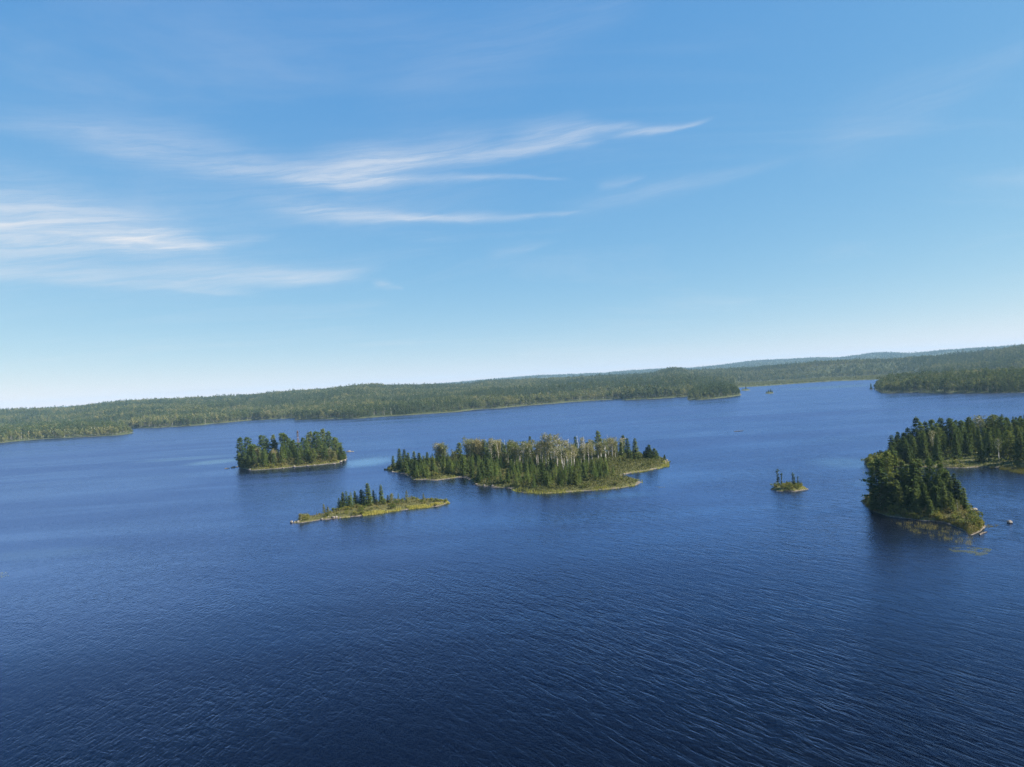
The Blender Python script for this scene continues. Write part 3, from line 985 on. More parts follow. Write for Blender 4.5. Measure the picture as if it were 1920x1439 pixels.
def forest(name, pts, label):
    """pts: x, y, z, kind, scale"""
    pts = np.asarray(pts, float)
    me = bpy.data.meshes.new(name)
    me.vertices.add(len(pts))
    me.vertices.foreach_set('co', pts[:, :3].astype(np.float32).ravel())
    a = me.attributes.new('pick', 'INT', 'POINT')
    a.data.foreach_set('value', pts[:, 3].astype(np.int32))
    a = me.attributes.new('size', 'FLOAT_VECTOR', 'POINT')
    sc = np.stack([pts[:, 4] * rng.uniform(0.85, 1.2, len(pts)), pts[:, 4] * rng.uniform(0.85, 1.2, len(pts)), pts[:, 4] * rng.uniform(0.85, 1.15, len(pts))], 1)
    a.data.foreach_set('vector', sc.astype(np.float32).ravel())
    a = me.attributes.new('spin', 'FLOAT_VECTOR', 'POINT')
    sp = np.zeros((len(pts), 3), np.float32)
    sp[:, 2] = rng.uniform(0, 6.28, len(pts))
    sp[:, :2] = rng.normal(0, 0.03, (len(pts), 2))
    a.data.foreach_set('vector', sp.ravel())
    ob = link(name, me)
    tag(ob, label, 'forest', None, 'stuff')
    ng = bpy.data.node_groups.new(name, 'GeometryNodeTree')
    ng.interface.new_socket('Geometry', in_out='INPUT', socket_type='NodeSocketGeometry')
    ng.interface.new_socket('Geometry', in_out='OUTPUT', socket_type='NodeSocketGeometry')
    N = ng.nodes
    gi, go = N.new('NodeGroupInput'), N.new('NodeGroupOutput')
    join = N.new('GeometryNodeJoinGeometry')
    for k, po in enumerate(PROTO):
        # one branch per kind keeps the choice of kind explicit
        oi = N.new('GeometryNodeObjectInfo')
        oi.inputs['Object'].default_value = po
        oi.inputs['As Instance'].default_value = True
        ip = N.new('GeometryNodeInstanceOnPoints')
        na = N.new('GeometryNodeInputNamedAttribute')
        na.data_type = 'INT'
        na.inputs['Name'].default_value = 'pick'
        cmp_ = N.new('FunctionNodeCompare')
        cmp_.data_type = 'INT'
        cmp_.operation = 'EQUAL'
        ints = [s for s in cmp_.inputs if s.type == 'INT']
        ng.links.new(na.outputs['Attribute'], ints[0])
        ints[1].default_value = k
        ng.links.new(cmp_.outputs[0], ip.inputs['Selection'])
        sz = N.new('GeometryNodeInputNamedAttribute')
        sz.data_type = 'FLOAT_VECTOR'
        sz.inputs['Name'].default_value = 'size'
        sn = N.new('GeometryNodeInputNamedAttribute')
        sn.data_type = 'FLOAT_VECTOR'
        sn.inputs['Name'].default_value = 'spin'
        er = N.new('FunctionNodeEulerToRotation')
        ng.links.new(sn.outputs['Attribute'], er.inputs[0])
        ng.links.new(gi.outputs[0], ip.inputs['Points'])
        ng.links.new(oi.outputs['Geometry'], ip.inputs['Instance'])
        ng.links.new(er.outputs[0], ip.inputs['Rotation'])
        ng.links.new(sz.outputs['Attribute'], ip.inputs['Scale'])
        ng.links.new(ip.outputs[0], join.inputs[0])
    ng.links.new(join.outputs[0], go.inputs[0])
    mod = ob.modifiers.new('trees', 'NODES')
    mod.node_group = ng
    return ob


def pick_kind(x, y, leafy=0.5):
    """patches of spruce, pine and birch"""
    n = len(x)
    f = fbm(x / 190 + 7, y / 110 + 3, 4) + rng.normal(0, 0.05, n) + (leafy - 0.53)
    k = np.where(f > 0.5, rng.integers(6, 10, n), np.where(f > 0.42, rng.integers(4, 6, n), rng.integers(0, 4, n)))
    k = np.where(rng.uniform(size=n) < 0.07, rng.integers(0, 10, n), k)
    return np.where(rng.uniform(size=n) < 0.03, rng.integers(12, 14, n), k)


# mainland
pts = []
for r0, r1, step, sc0 in ((1000, 1700, 6.2, 1.02), (1700, 2900, 9.0, 1.05), (2900, 4200, 16.0, 1.2), (4200, 7900, 24.0, 1.25)):
    aw = math.radians(47)
    area = aw * (r1 ** 2 - r0 ** 2)
    n = int(area / step ** 2)
    az = rng.uniform(-aw, aw, n)
    r = np.sqrt(rng.uniform(r0 ** 2, r1 ** 2, n))
    z, d, s, marsh = main_z(az, r)
    x, y = r * np.sin(az), r * np.cos(az)
    ok = (d > 1.0) & (z > 0.05)
    kind = pick_kind(x, y, 0.54)
    kind = np.where((kind > 11) & (r > 1800), 7, kind)
    kind = np.where((r > 4200) & (kind < 4), 5, kind)
    bog = (marsh > 0.4) & (d < 470) & (d > 0)
    kind = np.where(bog & (rng.uniform(size=n) < 0.95), rng.integers(10, 12, n), kind)
    sc = sc0 * np.where((rng.uniform(size=n) < 0.04) & (r < 1800), rng.uniform(1.15, 1.3, n), rng.uniform(0.65, 1.12, n)) * (0.75 + 0.5 * fbm(x / 90 + 2, y / 90 + 8, 2)) * np.where(bog & (kind < 10), 0.5, 1.0)
    edge = (d < 9) & (rng.uniform(size=n) < 0.6)
    kind = np.where(edge, rng.integers(10, 12, n), kind)
    sc = np.where(d < 12, sc * rng.uniform(0.6, 1.05, n), np.where(d < 90, sc * 1.12, sc))
    # leave out what hills hide from here and a good way to either side
    ar = np.linspace(-aw, aw, 400)
    rr_ = np.linspace(1000, 8000, 560)
    GA, GR = np.meshgrid(ar, rr_)
    gz = main_z(GA, GR)[0]
    el = (gz + 10 - CAM_H) / GR
    run = np.maximum.accumulate(el, 0)
    ia = np.clip(((az + aw) / (2 * aw) * 399).astype(int), 0, 399)
    ir = np.clip(((r - 1000) / 7000 * 559).astype(int), 0, 559)
    vis = (z + 20 * sc - CAM_H) / r > run[ir, ia] - 0.004
    ok &= vis
    pts.append(np.stack([x, y, z - 0.3, kind, sc], 1)[ok])
pts = np.concatenate(pts)
forest('far_shore_forest', pts, 'mixed spruce and birch forest covering the hills along the far shore')


def wood_on(land, name, label, step, sc0, leafy, inset=2.0):
    w, h_ = land.hi - land.lo
    n = int(w * h_ / step ** 2)
    x = rng.uniform(land.lo[0], land.hi[0], n)
    y = rng.uniform(land.lo[1], land.hi[1], n)
    d = land.sdf(x, y)
    ok = d > inset
    x, y, d = x[ok], y[ok], d[ok]
    z = land.z(x, y)
    sc = sc0 * rng.uniform(0.7, 1.15, len(x)) * np.clip(0.55 + d / 30, 0, 1)
    forest(name, np.stack([x, y, z - 0.3, pick_kind(x, y, leafy), sc], 1), label)


wood_on(left_point, 'left_point_forest', 'mixed forest on the low point at the left shore', 6.0, 1.0, 0.6)
wood_on(mid_point, 'bay_point_forest', 'dark spruce forest on the point at the bay mouth', 6.0, 1.0, 0.36)
wood_on(right_point, 'right_peninsula_forest', 'olive birch and spruce forest on the far right peninsula', 5.5, 1.05, 0.6)

# ------------------------------------------------------------------ the trees of the islands, one by one
ORD = ['first', 'second', 'third', 'fourth', 'fifth', 'sixth', 'seventh', 'eighth', 'ninth', 'tenth', 'eleventh', 'twelfth', 'thirteenth', 'fourteenth', 'fifteenth', 'sixteenth',
       'seventeenth', 'eighteenth', 'nineteenth', 'twentieth'] + ['twenty-' + o_ for o_ in ('first', 'second', 'third', 'fourth', 'fifth', 'sixth', 'seventh', 'eighth', 'ninth')] + ['thirtieth'] + \
      ['thirty-' + o_ for o_ in ('first', 'second', 'third', 'fourth', 'fifth', 'sixth', 'seventh', 'eighth', 'ninth')] + ['fortieth']
DESC = {'spruce': 'dark pointed spruce', 'slim': 'thin spindly spruce', 'young': 'light green spruce', 'larch': 'pale feathery larch', 'pine': 'tall broad white pine',
        'umbrella': 'high-crowned pine with bare lower trunk', 'birch': 'white-trunked birch', 'round': 'broad round-crowned birch', 'snag': 'bare bleached dead trunk',
        'redsnag': 'dead spruce with rusty needles', 'shrub': 'round leafy shrub'}


def stand(land, zoom, rows, where, group):
    """rows: (x, y of top, y of foot in the zoomed photograph, kind, width factor)"""
    done = []
    for row in rows:
        zx, zt, zb, kind = row[:4]
        wide = row[4] if len(row) > 4 else 1.0
        lean = row[5] if len(row) > 5 else 0.0
        px, pt, pb = zoom[0][0] + zx / zoom[1], zoom[0][1] + zt / zoom[1], zoom[0][1] + zb / zoom[1]
        # the foot leans away from the top by the tilt of the frame
        px_b = px + TILT * (pb - pt) * 0.5
        x, y = ground(px_b, pb)
        z = max(land.zz(x, y), 0.05)
        dist = y            # depth along the view
        h = (pb - pt) / FPX * dist * (1.08 if kind in ('spruce', 'slim', 'larch') else 1.02) - z * 0.9
        done.append((px, kind, x, y, z, h, wide, lean))
    done.sort(key=lambda q: q[0])
    cnt = {}
    tot = {}
    for q in done:
        tot[q[1]] = tot.get(q[1], 0) + 1
    for px, kind, x, y, z, h, wide, lean in done:
        i = cnt.get(kind, 0)
        cnt[kind] = i + 1
        if tot[kind] == 1:
            lab = 'the only %s standing on %s' % (DESC[kind], where)
        else:
            lab = '%s %s from the left on %s' % (ORD[i], DESC[kind], where)
        plant(kind, x, y, z - 0.05, max(h, 1.2), wide, lab, group, lean)
        PLACED.append((x, y))


def fill(land, kind, n, hmin, hmax, label, group, dmin=1.5, dmax=1e9, mind=1.6, region=None, wide=(0.85, 1.15)):
    """trees the photograph does not tell apart; those of one stretch of the island share a label"""
    pts_ = land.scatter(n, dmin, dmax, mind, region)
    if not pts_:
        return
    az = np.array([math.atan2(q[0], q[1]) for q in pts_])
    cuts = np.quantile(az, [0.25, 0.5, 0.75])
    for (x, y), a_ in zip(pts_, az):
        k = kind if isinstance(kind, str) else kind[int(rng.integers(0, len(kind)))]
        part = ('left quarter', 'centre-left quarter', 'centre-right quarter', 'right quarter')[int((a_ > cuts).sum())]
        plant(k, x, y, land.zz(x, y) - 0.05, rng.uniform(hmin, hmax), rng.uniform(*wide), label + ', ' + part, group)


def undergrowth(land, per, hmax, dmin, mat, label, size=0.5, region=None):
    """the leafy tangle between the trunks"""
    n = int(per * (land.hi - land.lo).prod())
    x, y = rng.uniform(land.lo[0], land.hi[0], n), rng.uniform(land.lo[1], land.hi[1], n)
    d = land.sdf(x, y)
    ok = d > dmin
    if region is not None:
        ok &= poly_sdf(x, y, region) > 0
    x, y, d = x[ok], y[ok], d[ok]
    lump = np.clip((fbm(x / 2.2 + 3, y / 2.2, 3) - 0.28) * 2.2, 0, 1.3)
    z = land.z(x, y) + lump * hmax * np.clip((d - dmin) / 3 + 0.25, 0, 1) * np.sqrt(rng.uniform(0, 1, len(x)))
    S = Soup()
    S.flakes(np.stack([x, y, z], 1), size)
    ob = link('undergrowth', S.mesh('undergrowth', M[mat]))
    tag(ob, label, 'undergrowth', None, 'stuff')


# pine island
stand(isl_pine, Z2, [
    (350, 290, 655, 'pine', 0.85), (440, 285, 620, 'pine', 0.9), (335, 480, 668, 'pine', 0.75), (630, 260, 605, 'pine', 0.95), (775, 255, 595, 'pine', 0.7), (890, 235, 590, 'umbrella', 0.85), (945, 262, 585, 'umbrella', 0.8),
    (1035, 335, 610, 'pine', 0.8), (1095, 195, 580, 'redsnag', 0.9), (1160, 290, 590, 'pine', 0.85), (1250, 215, 560, 'pine', 0.9), (1330, 212, 575, 'pine', 0.95), (1400, 180, 550, 'pine', 0.8),
    (1500, 210, 555, 'pine', 0.9), (1565, 290, 565, 'pine', 0.85), (1640, 400, 572, 'spruce', 1.3), (1680, 455, 562, 'spruce', 1.4), (700, 300, 600, 'pine', 0.7),
    (400, 470, 672, 'spruce', 1.1), (500, 400, 662, 'spruce', 1.2), (565, 415, 655, 'round', 0.60), (650, 475, 668, 'spruce', 1.3), (780, 440, 652, 'round', 0.75), (830, 465, 640, 'round', 0.75), (930, 440, 632, 'spruce', 1.2),
    (1180, 450, 625, 'spruce', 1.2), (1090, 470, 622, 'pine', 1.0), (1290, 470, 618, 'spruce', 1.2), (1335, 480, 610, 'round', 0.52), (1400, 380, 600, 'pine', 0.9), (1490, 420, 600, 'round', 0.83), (1560, 450, 596, 'round', 0.75),
    (1620, 470, 588, 'spruce', 1.3), (880, 530, 642, 'spruce', 1.4), (1000, 480, 628, 'spruce', 1.3), (720, 520, 655, 'spruce', 1.2), (460, 520, 678, 'spruce', 1.2), (590, 540, 668, 'spruce', 1.3), (1240, 500, 622, 'spruce', 1.1),
    (1440, 500, 605, 'spruce', 1.2), (1530, 500, 600, 'spruce', 1.2), (1665, 500, 570, 'spruce', 1.3)],
    'the pine-covered island at left', 'trees on the pine-covered island')
fill(isl_pine, ['shrub'], 40, 1.4, 3.0, 'low leafy shrub along the shore of the pine-covered island', 'shrubs on the pine-covered island', 0.8, 7.0, 2.0)
undergrowth(isl_pine, 7, 3.4, 0.7, 'scrub', 'dense green undergrowth below the pines of the pine-covered island')
fill(isl_pine, ['pine', 'spruce', 'pine', 'young'], 56, 7, 13.5, 'middling conifer between the big pines of the pine-covered island', 'infill conifers on the pine-covered island', 2.2, 99, 3.0)

# long narrow island
stand(isl_low, Z3, [  # alternate spruces take the brighter 'young' kind: sunlit tone put into needle colour
    (648, 245, 396, 'young', 1.10), (690, 200, 392, 'spruce', 1.1), (733, 175, 388, 'young', 1.10), (765, 230, 385, 'spruce', 1.2), (787, 185, 375, 'young', 1.00), (825, 185, 365, 'spruce', 1.0), (850, 215, 362, 'young', 1.00),
    (885, 170, 360, 'spruce', 1.0), (915, 172, 362, 'young', 1.00), (960, 108, 358, 'spruce', 1.0), (985, 190, 352, 'young', 1.10), (1020, 175, 345, 'spruce', 0.8), (1050, 198, 340, 'young', 0.80), (1100, 122, 342, 'spruce', 0.8),
    (1210, 205, 335, 'round', 0.8), (1170, 225, 335, 'larch', 1.62), (1280, 195, 300, 'young', 0.90), (1368, 180, 330, 'larch', 1.15), (1548, 205, 305, 'larch', 1.22), (500, 318, 436, 'larch', 1.22, 0.05), (535, 345, 432, 'larch', 1.89),
    (245, 415, 502, 'round', 1.05), (600, 355, 415, 'young', 1.1), (1140, 250, 345, 'young', 1.0), (1245, 245, 322, 'young', 1.0), (1325, 235, 318, 'young', 0.9), (1445, 245, 318, 'larch', 1.1), (415, 402, 448, 'larch', 1.08), (670, 280, 398, 'spruce', 1.1), (930, 240, 365, 'young', 1.10)],
    'the long narrow grassy island', 'trees on the long narrow island')
fill(isl_low, ['shrub'], 56, 0.7, 1.7, 'low bush among the grass of the long narrow island', 'bushes on the long narrow island', 0.5, 99, 1.3)
undergrowth(isl_low, 6, 1.2, 0.5, 'scrub', 'low scrub covering the long narrow island', 0.3)

# middle island
stand(isl_mid, Z4, [
    (185, 385, 540, 'spruce', 1.0), (270, 300, 550, 'spruce', 0.95), (335, 310, 556, 'spruce', 1.0), (240, 450, 545, 'spruce', 1.0), (385, 350, 568, 'spruce', 1.0), (460, 335, 590, 'spruce', 0.9), (520, 355, 590, 'spruce', 1.1), (440, 425, 642, 'spruce', 1.2),
    (475, 450, 640, 'spruce', 1.1), (625, 345, 570, 'spruce', 1.0), (700, 400, 625, 'spruce', 1.0), (1030, 225, 530, 'spruce', 1.2), (1085, 370, 640, 'spruce', 1.0), (930, 440, 632, 'spruce', 1.0), (1370, 195, 530, 'spruce', 1.1),
    (1330, 460, 715, 'spruce', 1.3), (1400, 420, 700, 'spruce', 1.2), (1605, 230, 540, 'spruce', 1.0), (1290, 500, 690, 'spruce', 1.2),
    (780, 222, 500, 'round', 1.15), (840, 235, 500, 'round', 1.0), (1180, 170, 500, 'round', 1.1), (1260, 170, 510, 'round', 1.2), (1310, 185, 510, 'round', 0.9), (980, 320, 540, 'round', 1.0),
    (1440, 165, 500, 'birch', 0.75), (1470, 150, 510, 'birch', 0.75), (1500, 200, 510, 'birch', 0.7), (1540, 180, 505, 'snag', 1.0), (1705, 170, 520, 'birch', 0.9), (1760, 190, 540, 'birch', 1.0), (1850, 200, 560, 'birch', 1.1), (1660, 300, 540, 'snag', 1.0),
    (1640, 240, 520, 'birch', 1.0), (1800, 260, 560, 'birch', 1.0)],
    'the west half of the middle island', 'trees on the west half of the middle island')
stand(isl_mid, Z5, [
    (10, 190, 560, 'birch', 1.1), (60, 220, 550, 'birch', 1.0), (110, 265, 560, 'birch', 1.0), (165, 220, 540, 'birch', 1.1), (230, 190, 550, 'birch', 1.0), (290, 240, 560, 'birch', 1.1), (310, 88, 540, 'birch', 0.9), (350, 110, 545, 'birch', 0.8),
    (415, 92, 560, 'birch', 0.9), (445, 180, 570, 'birch', 1.0), (400, 250, 590, 'birch', 1.0), (515, 250, 600, 'birch', 1.1), (560, 180, 570, 'birch', 1.0), (550, 270, 610, 'birch', 1.0), (600, 215, 580, 'birch', 1.0), (480, 150, 540, 'snag', 1.2),
    (240, 150, 540, 'snag', 1.0), (575, 165, 560, 'snag', 1.0), (765, 130, 500, 'snag', 1.2), (720, 230, 520, 'snag', 0.9), (640, 240, 560, 'birch', 1.0), (700, 265, 520, 'birch', 1.0), (760, 270, 520, 'birch', 0.9), (820, 200, 500, 'birch', 0.9), (865, 245, 500, 'birch', 0.9),
    (930, 200, 480, 'birch', 1.0), (970, 220, 480, 'birch', 0.9), (930, 68, 430, 'pine', 0.7), (1025, 150, 440, 'birch', 0.9), (1060, 190, 430, 'birch', 0.8), (1115, 150, 435, 'birch', 0.9), (1175, 175, 430, 'birch', 0.8), (1240, 150, 420, 'birch', 0.85), (1150, 240, 440, 'birch', 0.8),
    (1310, 290, 470, 'spruce', 1.0), (1345, 320, 470, 'spruce', 1.0), (1400, 165, 458, 'spruce', 1.05), (1440, 340, 460, 'spruce', 1.0), (1510, 315, 452, 'spruce', 1.6), (1545, 270, 448, 'spruce', 1.5), (1575, 240, 447, 'spruce', 1.4), (1600, 300, 445, 'spruce', 1.2), (1630, 280, 442, 'spruce', 1.6),
    (1665, 305, 434, 'spruce', 1.6), (1760, 350, 412, 'spruce', 1.6), (250, 470, 765, 'spruce', 1.1), (460, 590, 785, 'spruce', 1.2), (600, 600, 770, 'spruce', 1.4), (650, 530, 765, 'spruce', 1.2), (380, 600, 750, 'young', 1.2),
    (870, 420, 640, 'spruce', 1.1), (930, 480, 665, 'spruce', 1.1), (1020, 560, 665, 'spruce', 1.1), (1190, 610, 695, 'spruce', 1.2), (750, 560, 710, 'young', 1.2), (700, 560, 745, 'spruce', 1.2), (1110, 430, 505, 'spruce', 1.2), (1210, 400, 490, 'spruce', 1.2), (1060, 400, 500, 'spruce', 1.2),
    (980, 400, 560, 'spruce', 1.1), (1000, 470, 620, 'spruce', 1.1), (1270, 380, 480, 'spruce', 1.2)],
    'the east half of the middle island', 'trees on the east half of the middle island')
front = [ground(*p) for p in [(742, 885), (772, 897), (800, 898.5), (860, 893), (878, 898), (890, 907.5), (960, 913.5), (1000, 921), (1060, 919), (1110, 912), (1150, 905), (1152, 893), (1130, 876), (1000, 884), (900, 876), (820, 872), (752, 880)]]
fill(isl_mid, ['young', 'young', 'young', 'spruce'], 290, 3.2, 7.0, 'small young spruce packed into the front slope of the middle island', 'young spruces of the middle island', 1.2, 99, 1.8, front)
back = [ground(*p) for p in [(880, 876), (1000, 884), (1110, 878), (1180, 868), (1180, 856), (1000, 855), (880, 862)]]
fill(isl_mid, ['snag'], 22, 7.0, 12.5, 'thin bleached dead stem among the birches of the middle island', 'dead stems of the middle island', 3.0, 99, 4.0, back, (0.7, 1.0))
fill(isl_mid, ['birch', 'round', 'spruce', 'spruce'], 56, 6.0, 11.5, 'tree deep in the birch grove at the back of the middle island', 'birch grove of the middle island', 3.0, 99, 3.0, back)
undergrowth(isl_mid, 6, 1.7, 1.0, 'scrub', 'dense green undergrowth between the trees of the middle island', 0.5)
fill(isl_mid, ['shrub'], 70, 0.7, 2.0, 'low bush near the water on the middle island', 'bushes on the middle island', 0.8, 9.0, 1.6)

# rocky islet
stand(isl_tiny, Z6, [(555, 300, 760, 'slim', 1.00), (650, 405, 760, 'slim', 0.80), (965, 405, 800, 'slim', 1.20), (1010, 500, 800, 'slim', 0.80), (1100, 490, 790, 'slim', 1.00), (1150, 610, 800, 'slim', 0.90)],
      'the tiny rocky islet', 'trees on the tiny rocky islet')
fill(isl_tiny, ['shrub'], 24, 0.7, 1.5, 'low bush on the tiny rocky islet', 'bushes on the tiny rocky islet', 0.5, 99, 0.6)

# near wooded island
stand(isl_near, Z7, [
    (205, 500, 945, 'pine', 0.78), (310, 425, 940, 'pine', 0.74), (375, 440, 925, 'spruce', 0.85), (255, 510, 965, 'spruce', 0.85), (540, 530, 960, 'spruce', 0.95), (595, 505, 930, 'spruce', 0.91), (690, 490, 950, 'pine', 0.66), (640, 720, 995, 'spruce', 1.06), (740, 745, 1005, 'spruce', 1.06),
    (790, 540, 950, 'pine', 0.70), (860, 615, 955, 'spruce', 0.91), (910, 635, 950, 'spruce', 0.91), (955, 690, 955, 'spruce', 0.91), (990, 750, 950, 'spruce', 0.91), (1005, 840, 975, 'spruce', 1.14), (240, 780, 965, 'birch', 0.9), (450, 590, 960, 'spruce', 0.72),
    (560, 760, 1005, 'spruce', 1.06), (400, 690, 975, 'spruce', 0.98), (320, 720, 975, 'spruce', 0.98), (480, 740, 990, 'spruce', 0.98), (820, 700, 1000, 'spruce', 0.80), (880, 800, 1010, 'spruce', 0.98), (690, 860, 1025, 'spruce', 1.22), (190, 640, 945, 'spruce', 0.72),
    (760, 640, 965, 'spruce', 0.91), (650, 640, 950, 'spruce', 0.91), (940, 850, 1030, 'birch', 0.8), (500, 560, 940, 'spruce', 0.83), (430, 520, 920, 'spruce', 0.64), (830, 590, 940, 'umbrella', 0.8), (170, 800, 945, 'spruce', 0.98)],
    'the near wooded island at right', 'trees on the near wooded island')
undergrowth(isl_near, 10, 2.2, 0.5, 'scrub', 'dense undergrowth of the near wooded island', 0.35)
fill(isl_near, ['shrub'], 50, 0.9, 2.3, 'leafy bush at the edge of the near wooded island', 'bushes on the near wooded island', 0.6, 6.0, 1.4)
fill(isl_near, ['spruce'], 10, 6, 9, 'middling spruce inside the near wooded island', 'infill conifers on the near wooded island', 6.0, 99, 3.5)

# headland
stand(headland, Z7, [
    (350, 355, 480, 'spruce', 1.1), (385, 300, 485, 'spruce', 1.0), (410, 255, 490, 'spruce', 1.0), (460, 262, 485, 'spruce', 0.9), (510, 220, 490, 'spruce', 1.0), (570, 128, 485, 'spruce', 0.9), (620, 172, 480, 'spruce', 0.9), (650, 165, 475, 'spruce', 0.9), (690, 225, 480, 'spruce', 1.0),
    (725, 230, 500, 'birch', 0.8), (720, 140, 455, 'pine', 0.85), (800, 130, 445, 'pine', 0.85), (860, 130, 445, 'pine', 0.85), (895, 150, 450, 'pine', 0.8), (540, 300, 500, 'spruce', 1.0), (600, 330, 505, 'spruce', 1.1), (820, 270, 510, 'pine', 0.8), (760, 280, 505, 'spruce', 1.0),
    (1310, 300, 540, 'birch', 0.9), (1400, 240, 530, 'pine', 0.9), (1150, 100, 420, 'birch', 1.3), (1260, 100, 415, 'pine', 0.9), (1050, 120, 425, 'pine', 0.9), (970, 150, 440, 'pine', 0.9), (1350, 115, 415, 'pine', 0.9), (1450, 140, 425, 'pine', 0.9), (1520, 135, 425, 'pine', 0.9)],
    'the dark wooded headland at right', 'trees on the dark headland')
east = [ground(*p) for p in [(1715, 873), (1760, 874), (1850, 872), (1925, 876), (2060, 880), (2060, 812), (1900, 822), (1800, 832), (1720, 846)]]
fill(headland, ['pine', 'spruce', 'spruce'], 175, 8.5, 12.0, 'conifer in the dense dark stand of the headland at right', 'dense conifers of the headland', 3.0, 99, 3.2, east, (0.65, 0.9))
west = [ground(*p) for p in [(1665, 876), (1715, 873), (1720, 848), (1680, 856)]]
fill(headland, ['spruce'], 22, 6.0, 11.0, 'short spruce on the narrow outer part of the headland', 'short spruces of the headland', 1.5, 99, 2.6, west)
undergrowth(headland, 2.5, 2.5, 1.0, 'shrub', 'dense undergrowth of the dark headland', 0.6)
tipw = [ground(*p) for p in [(1622, 872), (1640, 880), (1664, 880), (1690, 875), (1680, 862), (1650, 864)]]
fill(headland, ['shrub'], 30, 2.4, 4.2, 'tall bush on the outermost tip of the headland', 'tall bushes of the headland tip', 0.3, 99, 1.5, tipw, (0.7, 0.95))
fill(headland, ['shrub'], 40, 1.2, 2.8, 'bush along the waterline of the headland', 'bushes on the headland', 0.8, 6.0, 2.0)

# specks of land far off
for land, rows, where in (
        (far_islet_a, [(1393, 727, 731.5, 'spruce', 1.0), (1398, 724, 731.5, 'spruce', 1.2), (1401, 728, 731.5, 'spruce', 1.2)], 'the low far islet off the bay point'),
        (far_islet_b, [(1438, 733, 737, 'spruce', 1.4), (1441, 731, 737, 'spruce', 1.3), (1445, 729.5, 737, 'spruce', 1.2), (1448, 732, 737, 'spruce', 1.4)], 'the far islet alone in the bay'),
        (far_islet_c, [(1633, 720, 730, 'spruce', 1.0)], 'a speck of rock beside the far right peninsula')):
    stand(land, ((0, 0), 1.0), rows, where, 'trees on the far islets')

# ------------------------------------------------------------------ rocks
def make_rock(seed):
    bm = bmesh.new()
    bmesh.ops.create_icosphere(bm, subdivisions=3, radius=1.0)
    r_ = np.random.default_rng(seed)
    dirs = unit(r_.normal(size=(9, 3)))
    cut = r_.uniform(0.55, 0.9, 9)
    for v in bm.verts:
        p = np.array(v.co)
        for d, c in zip(dirs, cut):
            k = p @ d
            if k > c:
                p = p - d * (k - c) * 0.85
        p = p * (1 + 0.06 * r_.normal())
        v.co = Vector(p)
    me = bpy.data.meshes.new('boulder')
    bm.to_mesh(me)
    bm.free()
    me.materials.append(M['granite'])
    for p in me.polygons:
        p.use_smooth = False
    return me


ROCKS = [make_rock(40 + i) for i in range(5)]


def rock(px, py, w, h, d, label, group=None, sink=0.35, spin=None):
    x, y = ground(px, py)
    ob = link('boulder', ROCKS[int(rng.integers(0, 5))])
    ob.location = (x, y, h * (0.5 - sink))
    ob.scale = (w / 2, d / 2, h / 2)
    ob.rotation_euler = (0, 0, rng.uniform(-0.4, 0.4) if spin is None else spin)
    tag(ob, label, 'rock', group)


rock(1894, 981, 1.8, 1.15, 1.4, 'lone pale boulder in open water beyond the near wooded island')
rock(1828, 956, 2.6, 0.8, 1.4, 'flat pale rock at the back shore of the near wooded island')
rock(1819, 957, 1.4, 0.7, 1.2, 'small brown rock at the back shore of the near wooded island')
rock(1832, 972, 0.9, 0.6, 0.8, 'small white rock on the side shore of the near wooded island')
rock(1167, 823, 5.6, 1.1, 2.4, 'long white shoal rock in the water behind the middle island')
rock(1174, 823.6, 2.4, 0.7, 1.6, 'darker low rock at the end of the white shoal rock')
rock(437, 877.3, 3.6, 1.5, 2.6, 'dark boulder off the left end of the pine-covered island')
rock(426, 879, 4.0, 0.7, 2.0, 'low pale rock ledge left of the dark boulder by the pine-covered island')
rock(444, 876, 2.0, 1.1, 2.0, 'small boulder touching the left end of the pine-covered island')
rock(654, 847.5, 5.0, 1.6, 3.0, 'pinkish rock off the right end of the pine-covered island')
rock(661, 847.5, 3.2, 0.8, 2.0, 'low rock tip at the far right of the pine-covered island')
for i, (zx, zy, w) in enumerate([(150, 512, 1.3), (182, 512, 0.9), (220, 510, 1.2), (305, 497, 0.9), (345, 492, 0.8), (470, 480, 0.9), (498, 470, 0.9), (540, 466, 1.3), (570, 466, 0.9), (595, 466, 1.4), (628, 462, 1.2)]):
    rock(520 + zx / 5.647, 890 + zy / 5.647, w, w * 0.85, w, '%s pale rock from the left along the shore of the long narrow island' % ORD[i], 'rocks on the long narrow island', 0.2)
for i, (zx, zy, w) in enumerate([(385, 842, 0.6), (520, 872, 0.8), (600, 872, 1.1), (690, 872, 1.2), (770, 862, 1.3), (900, 880, 1.0), (985, 872, 1.0), (1150, 858, 1.0), (1270, 822, 1.0), (1350, 835, 0.6)]):
    rock(1420 + zx / 14.39, 860 + zy / 14.39, w, w * 0.8, w, '%s grey rock from the left round the foot of the tiny rocky islet' % ORD[i], 'rocks of the tiny rocky islet', 0.25)
for i, (px, py, w) in enumerate([(722, 881.5, 1.6), (727, 882.5, 1.4), (736, 885.5, 1.2), (772, 897, 1.5), (888, 908, 1.6), (893, 909.5, 1.3), (909, 911.5, 1.4), (925, 913, 1.9), (960, 914.5, 1.1), (1170, 890.5, 1.3), (1247, 870, 1.6), (1250, 864, 1.5), (1252, 867, 1.3)]):
    rock(px, py, w, w * 0.7, w, '%s shore rock from the left round the middle island' % ORD[i], 'shore rocks of the middle island', 0.2)
